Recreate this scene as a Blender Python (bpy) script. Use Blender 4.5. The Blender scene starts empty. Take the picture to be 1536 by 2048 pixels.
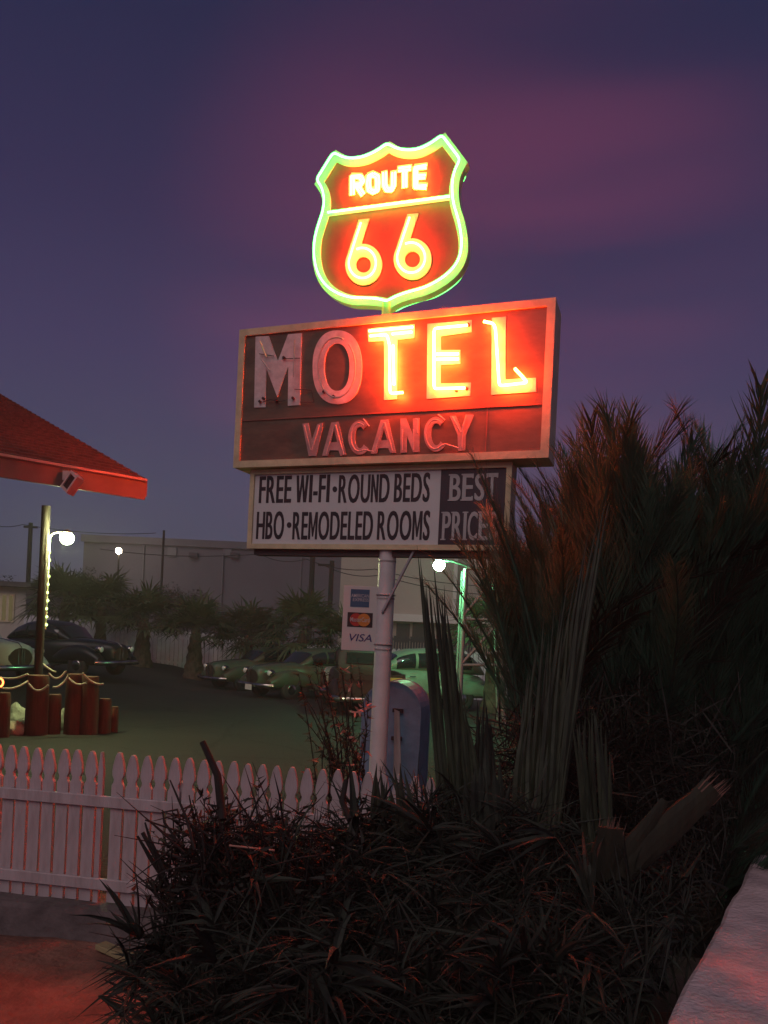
import bpy, bmesh, math, random
from mathutils import Vector, Matrix, noise
from mathutils.geometry import tessellate_polygon
R = math.radians
random.seed(66)
SC = bpy.context.scene
COL = SC.collection

# ------------------------------------------------------------------ camera, sky, light, exposure
CAM_H, FPX, PX0, PY0, ROLL = 1.75, 1538.0, 768.0, 1262.0, R(2.7)
cd = bpy.data.cameras.new("camera"); cam = bpy.data.objects.new("camera", cd); COL.objects.link(cam)
cam.location = (0, 0, CAM_H)
cam.rotation_euler = (Matrix.Rotation(R(90), 3, 'X') @ Matrix.Rotation(ROLL, 3, 'Z')).to_euler()
cd.sensor_fit = 'VERTICAL'; cd.sensor_height = 32.0; cd.lens = 32.0 * FPX / 2048.0
cd.shift_y = (PY0 - 1024.0) / 2048.0
cd.clip_start = 0.05; cd.clip_end = 3000
SC.camera = cam

SUN_EL, SUN_AZ = 45.0, 200.0        # soft front fill added behind the camera (azimuth measured clockwise from +Y)
w = bpy.data.worlds.new("World"); SC.world = w; w.use_nodes = True
nt = w.node_tree; nt.nodes.clear(); N = nt.nodes.new; K = nt.links.new
out = N('ShaderNodeOutputWorld'); bg = N('ShaderNodeBackground'); K(bg.outputs[0], out.inputs[0])
sky = N('ShaderNodeTexSky'); sky.sky_type = 'NISHITA'; sky.sun_disc = False
sky.sun_elevation = R(-4.0); sky.sun_rotation = R(SUN_AZ); sky.altitude = 600; sky.dust_density = 2.0
tc = N('ShaderNodeTexCoord'); sp = N('ShaderNodeSeparateXYZ'); K(tc.outputs['Generated'], sp.inputs[0])
ramp = N('ShaderNodeValToRGB'); K(sp.outputs[2], ramp.inputs[0])
stops = [(0.0, (.060, .066, .104)), (.16, (.056, .056, .106)), (.32, (.044, .037, .094)), (.46, (.027, .024, .070)), (.60, (.014, .018, .056)), (1.0, (.014, .013, .036))]
els = ramp.color_ramp.elements
while len(els) < len(stops): els.new(0.5)
for e, (p, c) in zip(els, stops): e.position = p; e.color = (*c, 1)
# red flare glow round the sign, painted into the sky as soft streaks
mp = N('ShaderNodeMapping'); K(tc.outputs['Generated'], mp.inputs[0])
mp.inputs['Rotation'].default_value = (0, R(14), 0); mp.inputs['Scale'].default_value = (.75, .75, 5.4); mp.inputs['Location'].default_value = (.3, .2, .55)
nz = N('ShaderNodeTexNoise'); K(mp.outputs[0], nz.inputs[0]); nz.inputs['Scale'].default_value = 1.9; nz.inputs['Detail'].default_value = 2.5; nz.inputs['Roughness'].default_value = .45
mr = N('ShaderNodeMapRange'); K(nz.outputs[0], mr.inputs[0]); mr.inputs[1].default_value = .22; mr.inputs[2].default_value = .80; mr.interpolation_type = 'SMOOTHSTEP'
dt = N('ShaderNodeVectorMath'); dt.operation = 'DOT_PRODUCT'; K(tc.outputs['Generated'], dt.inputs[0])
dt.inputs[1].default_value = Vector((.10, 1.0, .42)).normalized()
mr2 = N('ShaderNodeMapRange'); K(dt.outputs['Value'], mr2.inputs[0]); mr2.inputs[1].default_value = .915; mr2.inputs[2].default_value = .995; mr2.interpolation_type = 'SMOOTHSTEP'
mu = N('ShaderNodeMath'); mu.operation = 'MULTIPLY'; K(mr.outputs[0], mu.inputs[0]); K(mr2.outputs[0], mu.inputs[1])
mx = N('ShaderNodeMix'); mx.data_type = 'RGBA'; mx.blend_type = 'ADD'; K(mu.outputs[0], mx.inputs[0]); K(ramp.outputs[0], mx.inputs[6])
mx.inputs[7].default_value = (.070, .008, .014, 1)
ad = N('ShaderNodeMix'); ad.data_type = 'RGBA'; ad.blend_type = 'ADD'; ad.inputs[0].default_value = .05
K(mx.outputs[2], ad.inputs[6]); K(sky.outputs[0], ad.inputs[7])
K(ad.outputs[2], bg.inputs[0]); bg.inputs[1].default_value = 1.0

sl = bpy.data.lights.new("fill_sun", 'SUN'); so = bpy.data.objects.new("fill_sun", sl); COL.objects.link(so)
sl.energy = .70; sl.angle = R(45); sl.color = (1.0, .80, .78)  # wide pinkish lamp added to brighten fence, pole and sign from the front
sd = Vector((math.sin(R(SUN_AZ)) * math.cos(R(SUN_EL)), math.cos(R(SUN_AZ)) * math.cos(R(SUN_EL)), math.sin(R(SUN_EL))))
so.rotation_euler = sd.to_track_quat('Z', 'Y').to_euler(); so.location = sd * 40
vs = SC.view_settings; vs.view_transform = 'Standard'; vs.look = 'None'; vs.gamma = 1; vs.exposure = 0.22; vs.use_curve_mapping = False
SC.cycles.use_denoising = True
SC.cycles.max_bounces = 6; SC.cycles.transparent_max_bounces = 8; SC.cycles.sample_clamp_indirect = 4

# ------------------------------------------------------------------ pixel -> world helpers
cr, sr = math.cos(ROLL), math.sin(ROLL)
def ray(px, py):
    u, v = (px - PX0) / FPX, (PY0 - py) / FPX
    return Vector((u * cr - v * sr, 1.0, u * sr + v * cr))
def P(px, py, d):
    return Vector((0, 0, CAM_H)) + ray(px, py) * d
def smooth(a, b, x):
    t = min(1, max(0, (x - a) / (b - a))); return t * t * (3 - 2 * t)
def gz(x, y):                       # the lot falls gently away to the right rear
    return -0.027 * max(0.0, y - 8.0) * smooth(-10.0, -5.0, x) if y < 40 else -0.027 * 32 * smooth(-10.0, -5.0, x)
def G(px, d, dz=0.0):
    """ground point under image column px at depth d"""
    p = P(px, 1400, d); return Vector((p.x, d, gz(p.x, d) + dz))

# ------------------------------------------------------------------ materials
MATS = {}
def mat(name, col, rough=.6, var=.25, scale=8.0, bump=0.0, metal=0.0, col2=None, stretch=None, spec=.5, bscale=None):
    if name in MATS: return MATS[name]
    m = bpy.data.materials.new(name); m.use_nodes = True
    t = m.node_tree; b = t.nodes['Principled BSDF']
    b.inputs['Roughness'].default_value = rough; b.inputs['Metallic'].default_value = metal
    b.inputs['Specular IOR Level'].default_value = spec
    tcn = t.nodes.new('ShaderNodeTexCoord'); src = tcn.outputs['Object']
    if stretch:
        mpn = t.nodes.new('ShaderNodeMapping'); mpn.inputs['Scale'].default_value = stretch
        t.links.new(src, mpn.inputs[0]); src = mpn.outputs[0]
    n = t.nodes.new('ShaderNodeTexNoise'); n.inputs['Scale'].default_value = scale; n.inputs['Detail'].default_value = 6; n.inputs['Roughness'].default_value = .65
    t.links.new(src, n.inputs[0])
    r = t.nodes.new('ShaderNodeValToRGB'); t.links.new(n.outputs[0], r.inputs[0])
    lo = [c * (1 - var) for c in col] if col2 is None else col2
    hi = [min(1, c * (1 + var * .6)) for c in col] if col2 is None else col
    r.color_ramp.elements[0].position = .33; r.color_ramp.elements[0].color = (*lo, 1)
    r.color_ramp.elements[1].position = .66; r.color_ramp.elements[1].color = (*hi, 1)
    t.links.new(r.outputs[0], b.inputs['Base Color'])
    if bump:
        n2 = t.nodes.new('ShaderNodeTexNoise'); n2.inputs['Scale'].default_value = bscale or scale * 4; n2.inputs['Detail'].default_value = 5
        t.links.new(src, n2.inputs[0])
        bp = t.nodes.new('ShaderNodeBump'); bp.inputs['Strength'].default_value = bump; bp.inputs['Distance'].default_value = .02
        t.links.new(n2.outputs[0], bp.inputs['Height']); t.links.new(bp.outputs[0], b.inputs['Normal'])
    MATS[name] = m; return m
def emit(name, col, strength):
    if name in MATS: return MATS[name]
    m = bpy.data.materials.new(name); m.use_nodes = True
    t = m.node_tree; t.nodes.clear()
    o = t.nodes.new('ShaderNodeOutputMaterial'); e = t.nodes.new('ShaderNodeEmission')
    e.inputs[0].default_value = (*col, 1); e.inputs[1].default_value = strength
    t.links.new(e.outputs[0], o.inputs[0]); MATS[name] = m; return m
def glass(name, col, rough=.08):
    m = mat(name, col, rough, .1, 3); return m

M_FRAME = mat('aged_cream_enamel', (.60, .50, .30), .5, .22, 6, .15)
M_PANEL = mat('dark_brown_enamel', (.125, .082, .050), .45, .3, 3, .08, stretch=(1, 1, 2.2))
M_LETTER = mat('aged_white_enamel', (.58, .52, .50), .5, .22, 9, .1)
M_TUBEOFF = mat('unlit_glass_tube', (.55, .45, .42), .12, .1, 6)
M_FACE = mat('white_plastic_sheet', (.62, .60, .58), .42, .07, 2)
M_BLACK = mat('black_vinyl', (.018, .014, .018), .5, .2, 5)
M_DARKP = mat('dark_plum_vinyl', (.035, .027, .036), .5, .2, 5)
M_WHITEP = mat('off_white_vinyl', (.45, .43, .42), .5, .15, 7)
M_POLE = mat('white_painted_steel', (.62, .58, .57), .38, .12, 5, .05)
M_BOARD = mat('white_board', (.52, .49, .46), .5, .06, 3)
M_SHFACE = mat('shield_black_enamel', (.27, .055, .040), .5, .2, 4)
M_SHRING = mat('shield_white_enamel', (.60, .70, .55), .5, .1, 6)
NEON_R = emit('red_neon', (1.0, .040, .005), 430)
NEON_O = emit('orange_neon', (1.0, .075, .010), 115)
NEON_G = emit('green_neon', (.085, 1.0, .12), 12)
M_FENCE = mat('white_fence_paint', (.52, .43, .44), .6, .2, 16, .3, stretch=(1, 1, .18), col2=(.36, .29, .29))
M_ASPH = mat('asphalt', (.017, .017, .015), .85, .5, .7, 1.0, bscale=45, col2=(.010, .010, .010))
def cracks(m):
    """fine wandering cracks in the tarmac"""
    t = m.node_tree; p = t.nodes['Principled BSDF']; src = p.inputs['Base Color'].links[0].from_socket
    tcn = t.nodes.new('ShaderNodeTexCoord'); nz_ = t.nodes.new('ShaderNodeTexNoise'); nz_.inputs['Scale'].default_value = 1.6; nz_.inputs['Detail'].default_value = 4
    ad_ = t.nodes.new('ShaderNodeMix'); ad_.data_type = 'RGBA'; ad_.inputs[0].default_value = .22; t.links.new(tcn.outputs['Object'], nz_.inputs[0]); t.links.new(tcn.outputs['Object'], ad_.inputs[6]); t.links.new(nz_.outputs[1], ad_.inputs[7])
    vo = t.nodes.new('ShaderNodeTexVoronoi'); vo.feature = 'DISTANCE_TO_EDGE'; vo.inputs['Scale'].default_value = .55; t.links.new(ad_.outputs[2], vo.inputs[0])
    mr_ = t.nodes.new('ShaderNodeMapRange'); mr_.inputs[1].default_value = .006; mr_.inputs[2].default_value = .016; mr_.inputs[3].default_value = .35; t.links.new(vo.outputs[0], mr_.inputs[0])
    mm = t.nodes.new('ShaderNodeMix'); mm.data_type = 'RGBA'; mm.blend_type = 'MULTIPLY'; mm.inputs[0].default_value = 1; t.links.new(src, mm.inputs[6]); t.links.new(mr_.outputs[0], mm.inputs[7]); t.links.new(mm.outputs[2], p.inputs['Base Color'])
cracks(M_ASPH)
M_DIRT = mat('dirt', (.22, .095, .065), .95, .45, 3.5, 1.0, bscale=26)
M_CONC = mat('concrete', (.34, .29, .28), .85, .3, 5, .5)
M_WOODP = mat('weathered_piling', (.085, .036, .022), .85, .45, 9, .6, stretch=(1, 1, .12))
M_POST = mat('old_timber_post', (.028, .020, .016), .85, .4, 8, .5, stretch=(1, 1, .1))
M_ROPE = mat('rope', (.42, .40, .33), .85, .25, 60, .4)
M_BLUE = mat('postbox_blue', (.13, .23, .34), .5, .25, 7, .08)
M_ROOF = mat('roof_shingles', (.125, .05, .036), .85, .4, 14, .8)
M_TRIM = mat('trim_paint', (.20, .10, .09), .5, .15, 5, .05)
M_BARK = mat('palm_bark', (.085, .062, .042), .9, .5, 14, 1.0, stretch=(1, 1, .5))
M_LEAF = mat('palm_leaf', (.058, .125, .080), .55, .5, 3)
M_FAN = mat('fan_palm_leaf', (.095, .115, .055), .6, .4, 2)
M_LEAFG = mat('grey_green_leaf', (.040, .050, .028), .55, .55, 9, stretch=(3, 3, .4))
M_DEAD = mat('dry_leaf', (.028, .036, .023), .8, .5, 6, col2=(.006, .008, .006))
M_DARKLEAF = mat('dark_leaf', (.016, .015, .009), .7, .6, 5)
M_TREE = mat('tree_leaf', (.045, .050, .028), .6, .4, 2)
M_TWIG = mat('twig', (.018, .013, .011), .9, .4, 12)
M_CHROME = mat('chrome', (.62, .60, .56), .22, .1, 5, 0, 1.0, col2=(.22, .15, .10))
M_RUBBER = mat('tyre_rubber', (.02, .02, .02), .8, .2, 10)
M_GLASS = mat('dark_window_glass', (.016, .018, .02), .08, .1, 3, spec=.8)
M_STONE = mat('pale_stone', (.36, .35, .28), .9, .3, 5, .6)
M_GREYWALL = mat('grey_block_wall', (.135, .125, .145), .8, .1, .25, .1)
M_BEIGE = mat('beige_stucco_wall', (.47, .41, .34), .85, .08, .3, .1)
M_STEEL = mat('pale_painted_steel', (.22, .23, .21), .5, .2, 5)

def translucent(m, f):
    t = m.node_tree; p = t.nodes['Principled BSDF']; o = t.nodes['Material Output']
    tr = t.nodes.new('ShaderNodeBsdfTranslucent'); mxs = t.nodes.new('ShaderNodeMixShader'); mxs.inputs[0].default_value = f
    t.links.new(p.inputs['Base Color'].links[0].from_socket, tr.inputs[0]); t.links.new(p.outputs[0], mxs.inputs[1]); t.links.new(tr.outputs[0], mxs.inputs[2]); t.links.new(mxs.outputs[0], o.inputs[0])
for m_ in (M_LEAF, M_FAN, M_TREE): translucent(m_, .35)
# ------------------------------------------------------------------ mesh building
class MB:
    def __init__(s): s.v = []; s.f = []; s.sm = []
    def add(s, vs_, fs, sm=False):
        o = len(s.v); s.v.extend([tuple(v) for v in vs_])
        for f in fs: s.f.append([i + o for i in f]); s.sm.append(sm)
    def box(s, a, b, M=None):
        (x0, y0, z0), (x1, y1, z1) = a, b
        vs_ = [Vector(p) for p in ((x0,y0,z0),(x1,y0,z0),(x1,y1,z0),(x0,y1,z0),(x0,y0,z1),(x1,y0,z1),(x1,y1,z1),(x0,y1,z1))]
        if M is not None: vs_ = [M @ v for v in vs_]
        s.add(vs_, [(0,3,2,1),(4,5,6,7),(0,1,5,4),(1,2,6,5),(2,3,7,6),(3,0,4,7)])
    def tube(s, pts, r, n=8, cap=True, closed=False, flat=1.0):
        pts = [Vector(p) for p in pts]; m = len(pts)
        rr = r if isinstance(r, (list, tuple)) else [r] * m
        T = []
        for i in range(m):
            if closed: t = pts[(i + 1) % m] - pts[i - 1]
            else: t = pts[min(i + 1, m - 1)] - pts[max(i - 1, 0)]
            T.append(t.normalized() if t.length > 1e-9 else Vector((0, 0, 1)))
        up = Vector((0, 1, 0)) if abs(T[0].y) < .9 else Vector((1, 0, 0))
        nrm = (up - T[0] * up.dot(T[0])).normalized(); vs_ = []
        for i in range(m):
            nrm = nrm - T[i] * nrm.dot(T[i]); nrm = nrm.normalized() if nrm.length > 1e-6 else T[i].orthogonal().normalized()
            b = T[i].cross(nrm)
            for k in range(n):
                a = 2 * math.pi * k / n
                vs_.append(pts[i] + (nrm * math.cos(a) * flat + b * math.sin(a)) * rr[i])
        fs = []
        for i in range(m if closed else m - 1):
            j = (i + 1) % m
            for k in range(n):
                l = (k + 1) % n
                fs.append((i * n + k, j * n + k, j * n + l, i * n + l))
        s.add(vs_, fs, True)
        if cap and not closed:
            s.add([vs_[k] for k in range(n)], [tuple(range(n))]); s.add([vs_[(m - 1) * n + k] for k in range(n)], [tuple(range(n - 1, -1, -1))])
    def poly(s, loops, y0, y1, back=True):
        """polygon with holes in the XZ plane; y0 = front (towards -Y), y1 = back"""
        L = [[Vector((p[0], p[1], 0)) for p in lp] for lp in loops]
        flat = [p for lp in L for p in lp]
        tri = tessellate_polygon(L)
        def area(a, b, c): return (b.x - a.x) * (c.y - a.y) - (b.y - a.y) * (c.x - a.x)
        tr = [(a, b, c) if area(flat[a], flat[b], flat[c]) > 0 else (a, c, b) for a, b, c in tri]
        s.add([(p.x, y0, p.y) for p in flat], tr)
        if back: s.add([(p.x, y1, p.y) for p in flat], [(a, c, b) for a, b, c in tr])
        for lp in L:
            n = len(lp)
            s.add([(p.x, y0, p.y) for p in lp] + [(p.x, y1, p.y) for p in lp], [(i, (i + 1) % n, n + (i + 1) % n, n + i) for i in range(n)])
    def rings(s, rs, cap=True, sm=True, close=True):
        n = len(rs[0]); vs_ = [p for r_ in rs for p in r_]; fs = []
        for i in range(len(rs) - 1):
            for k in range(n if close else n - 1):
                l = (k + 1) % n
                fs.append((i * n + k, i * n + l, (i + 1) * n + l, (i + 1) * n + k))
        s.add(vs_, fs, sm)
        if cap:
            s.add(rs[0], [tuple(range(n - 1, -1, -1))], sm); s.add(rs[-1], [tuple(range(n))], sm)
    def lathe(s, prof, c=(0, 0, 0), n=16, axis='Z'):
        rs = []
        for (r, h) in prof:
            ring = []
            for k in range(n):
                a = 2 * math.pi * k / n; x, y = r * math.cos(a), r * math.sin(a)
                q = {'Z': (x, y, h), 'Y': (x, h, y), 'X': (h, x, y)}[axis]
                ring.append(Vector(c) + Vector(q))
            rs.append(ring)
        s.rings(rs)
    def blade(s, base, tip, wd, nrm, bend=None, seg=2, fold=0.0):
        base, tip = Vector(base), Vector(tip); d = tip - base
        side = d.cross(Vector(nrm)); side = side.normalized() if side.length > 1e-6 else d.orthogonal().normalized()
        up = side.cross(d).normalized()
        vs_ = []; fs = []
        for i in range(seg + 1):
            t = i / seg; c = base + d * t
            if bend is not None: c = c + Vector(bend) * (t * t)
            ww = wd * (1 - t ** 1.6) * (.55 + .45 * min(1, t * 4)) + wd * .04
            vs_ += [c - side * ww, c + up * fold * ww, c + side * ww]
        for i in range(seg):
            a = i * 3; fs += [(a, a + 1, a + 4, a + 3), (a + 1, a + 2, a + 5, a + 4)]
        s.add(vs_, fs)
    def mesh(s, name, m):
        me = bpy.data.meshes.new(name); me.from_pydata(s.v, [], s.f)
        me.polygons.foreach_set('use_smooth', s.sm); me.materials.append(m); me.update(); return me
    def build(s, name, m, parent=None, loc=None):
        return link(name, s.mesh(name, m), parent, loc)
def link(name, data, parent=None, loc=None):
    o = bpy.data.objects.new(name, data); COL.objects.link(o)
    if parent is not None: o.parent = parent
    if loc is not None: o.location = loc
    return o
def empty(name, loc=(0, 0, 0), rz=0.0):
    o = bpy.data.objects.new(name, None); COL.objects.link(o); o.location = loc; o.rotation_euler = (0, 0, rz); o.empty_display_size = .2; return o
def tag(o, label, cat, group=None, kind=None):
    if label: o['label'] = label
    if cat: o['category'] = cat
    if group: o['group'] = group
    if kind: o['kind'] = kind
    return o
def structure(o): o['kind'] = 'structure'; return o
def copy_tree(o, parent=None):
    c = o.copy(); COL.objects.link(c)
    if parent is not None: c.parent = parent
    for ch in list(o.children): copy_tree(ch, c)
    return c
def bevel(o, w=.01, seg=2):
    b = o.modifiers.new('bevel', 'BEVEL'); b.width = w; b.segments = seg; b.limit_method = 'ANGLE'; return o
def text_mesh(body, bold=0.0, extr=.004, shear=0.0, space=1.0):
    c = bpy.data.curves.new('lettering', 'FONT'); c.body = body; c.size = 1; c.offset = bold; c.extrude = extr; c.shear = shear; c.space_character = space; c.resolution_u = 4
    o = bpy.data.objects.new('lettering', c); COL.objects.link(o)
    dg = bpy.context.evaluated_depsgraph_get(); me = bpy.data.meshes.new_from_object(o.evaluated_get(dg))
    bpy.data.objects.remove(o); return me
def fit_text(name, body, x0, x1, z0, z1, y, m, parent, bold=.02, depth=.004, shear=0.0, space=1.0):
    me = text_mesh(body, min(bold, .005), .01, shear, space)
    if bold > .03:                     # heavier uprights: overlaid copies a hair apart in depth
        bm = bmesh.new()
        for k, dx in enumerate((-.022, .0, .022)):
            n0 = len(bm.verts); bm.from_mesh(me); bm.verts.ensure_lookup_table()
            for v in bm.verts[n0:]:
                v.co.x += dx * bold / .035; v.co.z *= 1 + .25 * k
        bm.to_mesh(me); bm.free()
    xs = [v.co.x for v in me.vertices]; ys = [v.co.y for v in me.vertices]
    a, b, c, d = min(xs), max(xs), min(ys), max(ys)
    for v in me.vertices:
        q = v.co.copy(); v.co = (x0 + (q.x - a) / (b - a) * (x1 - x0), y - (depth * q.z / .01 if q.z > 0 else 0), z0 + (q.y - c) / (d - c) * (z1 - z0))
    me.materials.clear(); me.materials.append(m); me.name = name; me.update()
    return link(name, me, parent)

# ------------------------------------------------------------------ the setting
def sheet(name, m, xs, ys, zf):
    b = MB(); vs_ = [(x, y, zf(x, y)) for y in ys for x in xs]; n = len(xs)
    b.add(vs_, [(j * n + i, j * n + i + 1, (j + 1) * n + i + 1, (j + 1) * n + i) for j in range(len(ys) - 1) for i in range(n - 1)], True)
    return structure(b.build(name, m))
FA = Vector((-2.35, 4.70)); FD = Vector((.93, -.15)).normalized()       # fence line
def fence_y(x): return FA.y + (x - FA.x) * FD.y / FD.x
xs = [-900, -300, -120, -60, -40] + [-30 + i * 2.0 for i in range(31)] + [40, 60, 120, 300, 900]
sheet('ground', M_DIRT, xs, [-300, -60, -10, 0, 2, 4.0, 5.2, 8, 12, 16, 20, 24, 28, 32, 36, 40, 60, 120, 300, 1500], lambda x, y: -.16 if y <= 4 else gz(x, y) - .10 - (.05 if y > 40 else 0))
def dirt_z(x, y): return -.10 + .030 * noise.noise((x * 1.7, y * 1.7, 0)) + .015 * noise.noise((x * 6, y * 6, 3))
sheet('dirt_bed', M_DIRT, [-7 + i * .08 for i in range(176)], [-.6 + i * .08 for i in range(66)], lambda x, y: dirt_z(x, y) if y < 4.45 else -.2)
b = MB()
nx = 60; ny = 40
def lot_pt(i, j):
    x = -45 + 75 * i / nx; y0 = fence_y(x) + .16; y = y0 + (33 - y0) * j / ny
    return (x, y, gz(x, y))
b.add([lot_pt(i, j) for j in range(ny + 1) for i in range(nx + 1)], [(j * (nx + 1) + i, j * (nx + 1) + i + 1, (j + 1) * (nx + 1) + i + 1, (j + 1) * (nx + 1) + i) for j in range(ny) for i in range(nx)], True)
structure(b.build('parking_lot', M_ASPH))
# kerb under the fence: pale cap on a dark rough face
kb = MB(); ang = math.atan2(FD.y, FD.x); KM = Matrix.Translation((FA.x, FA.y, 0)) @ Matrix.Rotation(ang, 4, 'Z')
prof = [(-.20, -.14), (-.15, .03), (-.13, .055), (.13, .06), (.15, .03), (.15, -.3), (-.20, -.3)]
rs = []
for i in range(91):
    x = -6 + i * .12; rs.append([KM @ Vector((x, py + .010 * noise.noise((x * 3, k * 5, 1)), pz + .012 * noise.noise((x * 4, k * 3, 7)))) for k, (py, pz) in enumerate(prof)])
kb.rings(rs, sm=False)
structure(kb.build('kerb', mat('kerb_concrete', (.12, .092, .09), .9, .4, 6, .6)))

# ------------------------------------------------------------------ motel sign
SY, SANG = 6.8, R(-20)
sign = empty('motel_sign', (0, SY, 0), SANG)
tag(sign, 'tall neon motel sign with a lit highway shield on top of a white pole', 'sign')
_Rm = Matrix.Rotation(-SANG, 3, 'Z'); _O = _Rm @ Vector((0, -SY, CAM_H))
def S(px, py, off=0.0):
    d = _Rm @ ray(px, py); t = (-off - _O.y) / d.y; q = _O + d * t
    return (q.x, q.z)
def S3(px, py, off): x, z = S(px, py, off); return (x, -off, z)
def zz(ox, oy, sc): return lambda pts, off=0.0: [S(ox + x / sc, oy + y / sc, off) for x, y in pts]
# pole
pb = MB(); pb.tube([(0, 0, 0), (0, 0, 2.47)], .077, 24)
pole = pb.build('pole', M_POLE, sign)
for z in (1.58, 2.03, 2.36):
    cb = MB(); cb.tube([(0, 0, z), (0, 0, z + .012)], .081, 24); cb.build('pole_band', mat('dull_steel_band', (.36, .33, .31), .5, .3, 8), pole)
# cabinets: big box
F0 = .17      # front face offset of the cabinet
def rect(name, pts4, y0, y1, m, parent):
    b = MB(); b.poly([pts4], y0, y1); return b.build(name, m, parent)
tl, tr, br, bl = S(475, 655, F0), S(1111, 600, F0), S(1098, 913, F0), S(470, 937, F0)
x0, x1 = (tl[0] + bl[0]) / 2, (tr[0] + br[0]) / 2; zt, zb = (tl[1] + tr[1]) / 2, (bl[1] + br[1]) / 2
big = MB(); big.box((x0 + .015, -F0 + .03, zb + .015), (x1 - .015, .16, zt - .015)); cab = big.build('main_cabinet', mat('cabinet_side_steel', (.36, .33, .32), .5, .2, 3), sign)
ft = .062
fr = MB(); fr.poly([[(x0, zb), (x1, zb), (x1, zt), (x0, zt)], [(x0 + ft, zb + ft), (x0 + ft, zt - ft), (x1 - ft * 1.1, zt - ft), (x1 - ft * 1.1, zb + ft)]], -F0, .17)
bevel(fr.build('frame', M_FRAME, cab), .006)
pn = MB(); zs = S(800, 825, F0 - .03)[1]
pn.box((x0 + ft, -F0 + .022, zb + ft), (x1 - ft * 1.1, -F0 + .05, zs - .002)); pn.box((x0 + ft, -F0 + .018, zs + .002), (x1 - ft * 1.1, -F0 + .05, zt - ft))
pn.build('panel', M_PANEL, cab)
jn = MB(); jn.box((x0 + ft, -F0 + .013, zs - .005), (x1 - ft * 1.1, -F0 + .02, zs + .006)); xj = S(970, 870, F0)[0]; jn.box((xj, -F0 + .0165, zb + ft), (xj + .008, -F0 + .024, zs))
jn.build('panel_seam', mat('seam_paint', (.20, .09, .06), .5, .2, 5), cab)
kn = MB(); k0 = S3(468, 812, .06); kn.lathe([(.001, -.03), (.028, -.02), (.03, .02), (.012, .035)], (x0 - .02, -.06, k0[2]), 10, 'X'); kn.build('conduit_cap', M_FRAME, cab)
# MOTEL letters
r2, r3 = zz(450, 580, 4.389), zz(780, 580, 4.267)
LF = F0 - .018 + .004
def letter(loops, name='letter', m=M_LETTER, y=LF, dp=.004):
    b = MB(); b.poly(loops, -y - .004, -y + dp); return b.build(name, m, cab)
def ell(c, rx, ry, n=40, a0=0, a1=360, pw=2.0):
    res = []
    for k in range(n):
        a = R(a0 + (a1 - a0) * k / (n if a1 - a0 == 360 else n - 1)); ca, sa = math.cos(a), math.sin(a)
        res.append((c[0] + rx * math.copysign(abs(ca) ** (2 / pw), ca), c[1] - ry * math.copysign(abs(sa) ** (2 / pw), sa)))
    return res
letter([r2([(270,410),(385,405),(465,625),(555,390),(675,380),(660,1010),(553,1018),(557,670),(460,940),(365,690),(357,1030),(257,1033)], LF)])
letter([r2(ell((987, 679), 217, 324, 44, pw=2.3), LF), r2(ell((985, 678), 110, 208, 44, pw=2.2), LF)])
T_ = [S(*p, LF) for p in ((734.8, 657.5), (829.2, 649), (828.5, 676), (794.8, 679.6), (794, 798.7), (768, 800.5), (768.5, 678+4), (737, 684))]
letter([T_])
letter([r3([(320,290),(697,258),(697,360),(435,395),(435,515),(600,512),(600,630),(433,640),(433,800),(690,790),(685,905),(313,930)], LF)])
letter([r3([(870,240),(990,228),(985,765),(1247,750),(1247,870),(863,895)], LF)])
# neon tubes
def arcpts(pts, rad=.03, n=5):
    pts = [Vector(p) for p in pts]; res = [pts[0]]
    for i in range(1, len(pts) - 1):
        a, b_, c = pts[i - 1], pts[i], pts[i + 1]
        u, v = (a - b_), (c - b_); r_ = min(rad, u.length * .45, v.length * .45); p, q = b_ + u.normalized() * r_, b_ + v.normalized() * r_
        for k in range(n + 1):
            t = k / n; res.append(p.lerp(b_, t).lerp(b_.lerp(q, t), t))
    res.append(pts[-1]); return res
TO = LF + .065; TR = .0115
def tube(fn, lst, m, parent=None, off=None, r=TR, name='neon_tube', rad=.03):
    off = TO if off is None else off
    b = MB()
    for pl in lst:
        pts = [(x, -off, z) for x, z in fn(pl, off)]
        b.tube(arcpts(pts, rad), r, 8)
    return b.build(name, m, parent or cab)
ident = lambda pts, off=0.0: [S(x, y, off) for x, y in pts]
# T: doubled bar, stem with a return at its foot
tube(ident, [[(738, 662), (826, 654)], [(740, 672), (774, 669), (779, 690), (780, 787), (806, 785)], [(784, 668), (824, 664)], [(786, 690), (788, 770)]], NEON_R)
tube(r3, [[(660,300),(375,328),(375,842),(640,835)], [(385,548),(585,545)], [(385,592),(585,588)]], NEON_R)
tube(r3, [[(800,268),(882,285),(900,330),(932,818),(1175,790),(1065,670)]], NEON_R)
# dead tubes of M and O, with a broken end hanging in the M
tube(r2, [[(310,455),(362,590)]], mat('yellowed_tube', (.75, .62, .38), .15, .1, 9), r=.008)
tube(r2, [ell((980, 680), 165, 265, 40, 70, 410)], M_TUBEOFF, r=.007)
tube(r2, [[(610,430),(600,760)]], M_TUBEOFF, r=.006); tube(r2, [[(320,610),(395,710)]], M_TUBEOFF, r=.006)
sb = MB()
for fn, p in ((r2,(455,975)), (r2,(605,955)), (r2,(875,900)), (r2,(960,940)), (r2,(525,600)), (r2,(315,985)), (r2,(345,958)), (r3,(672,303)), (r3,(655,845)), (r3,(570,860)), (r2,(1345,405))):
    q = fn([p], LF)[0]; sb.lathe([(.013, -LF - .03), (.013, -LF)], (q[0], 0, q[1]), 8, 'Y')
sb.build('tube_socket', mat('dark_socket', (.05, .02, .02), .5, .2, 8), cab)
cr_ = MB()
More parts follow.
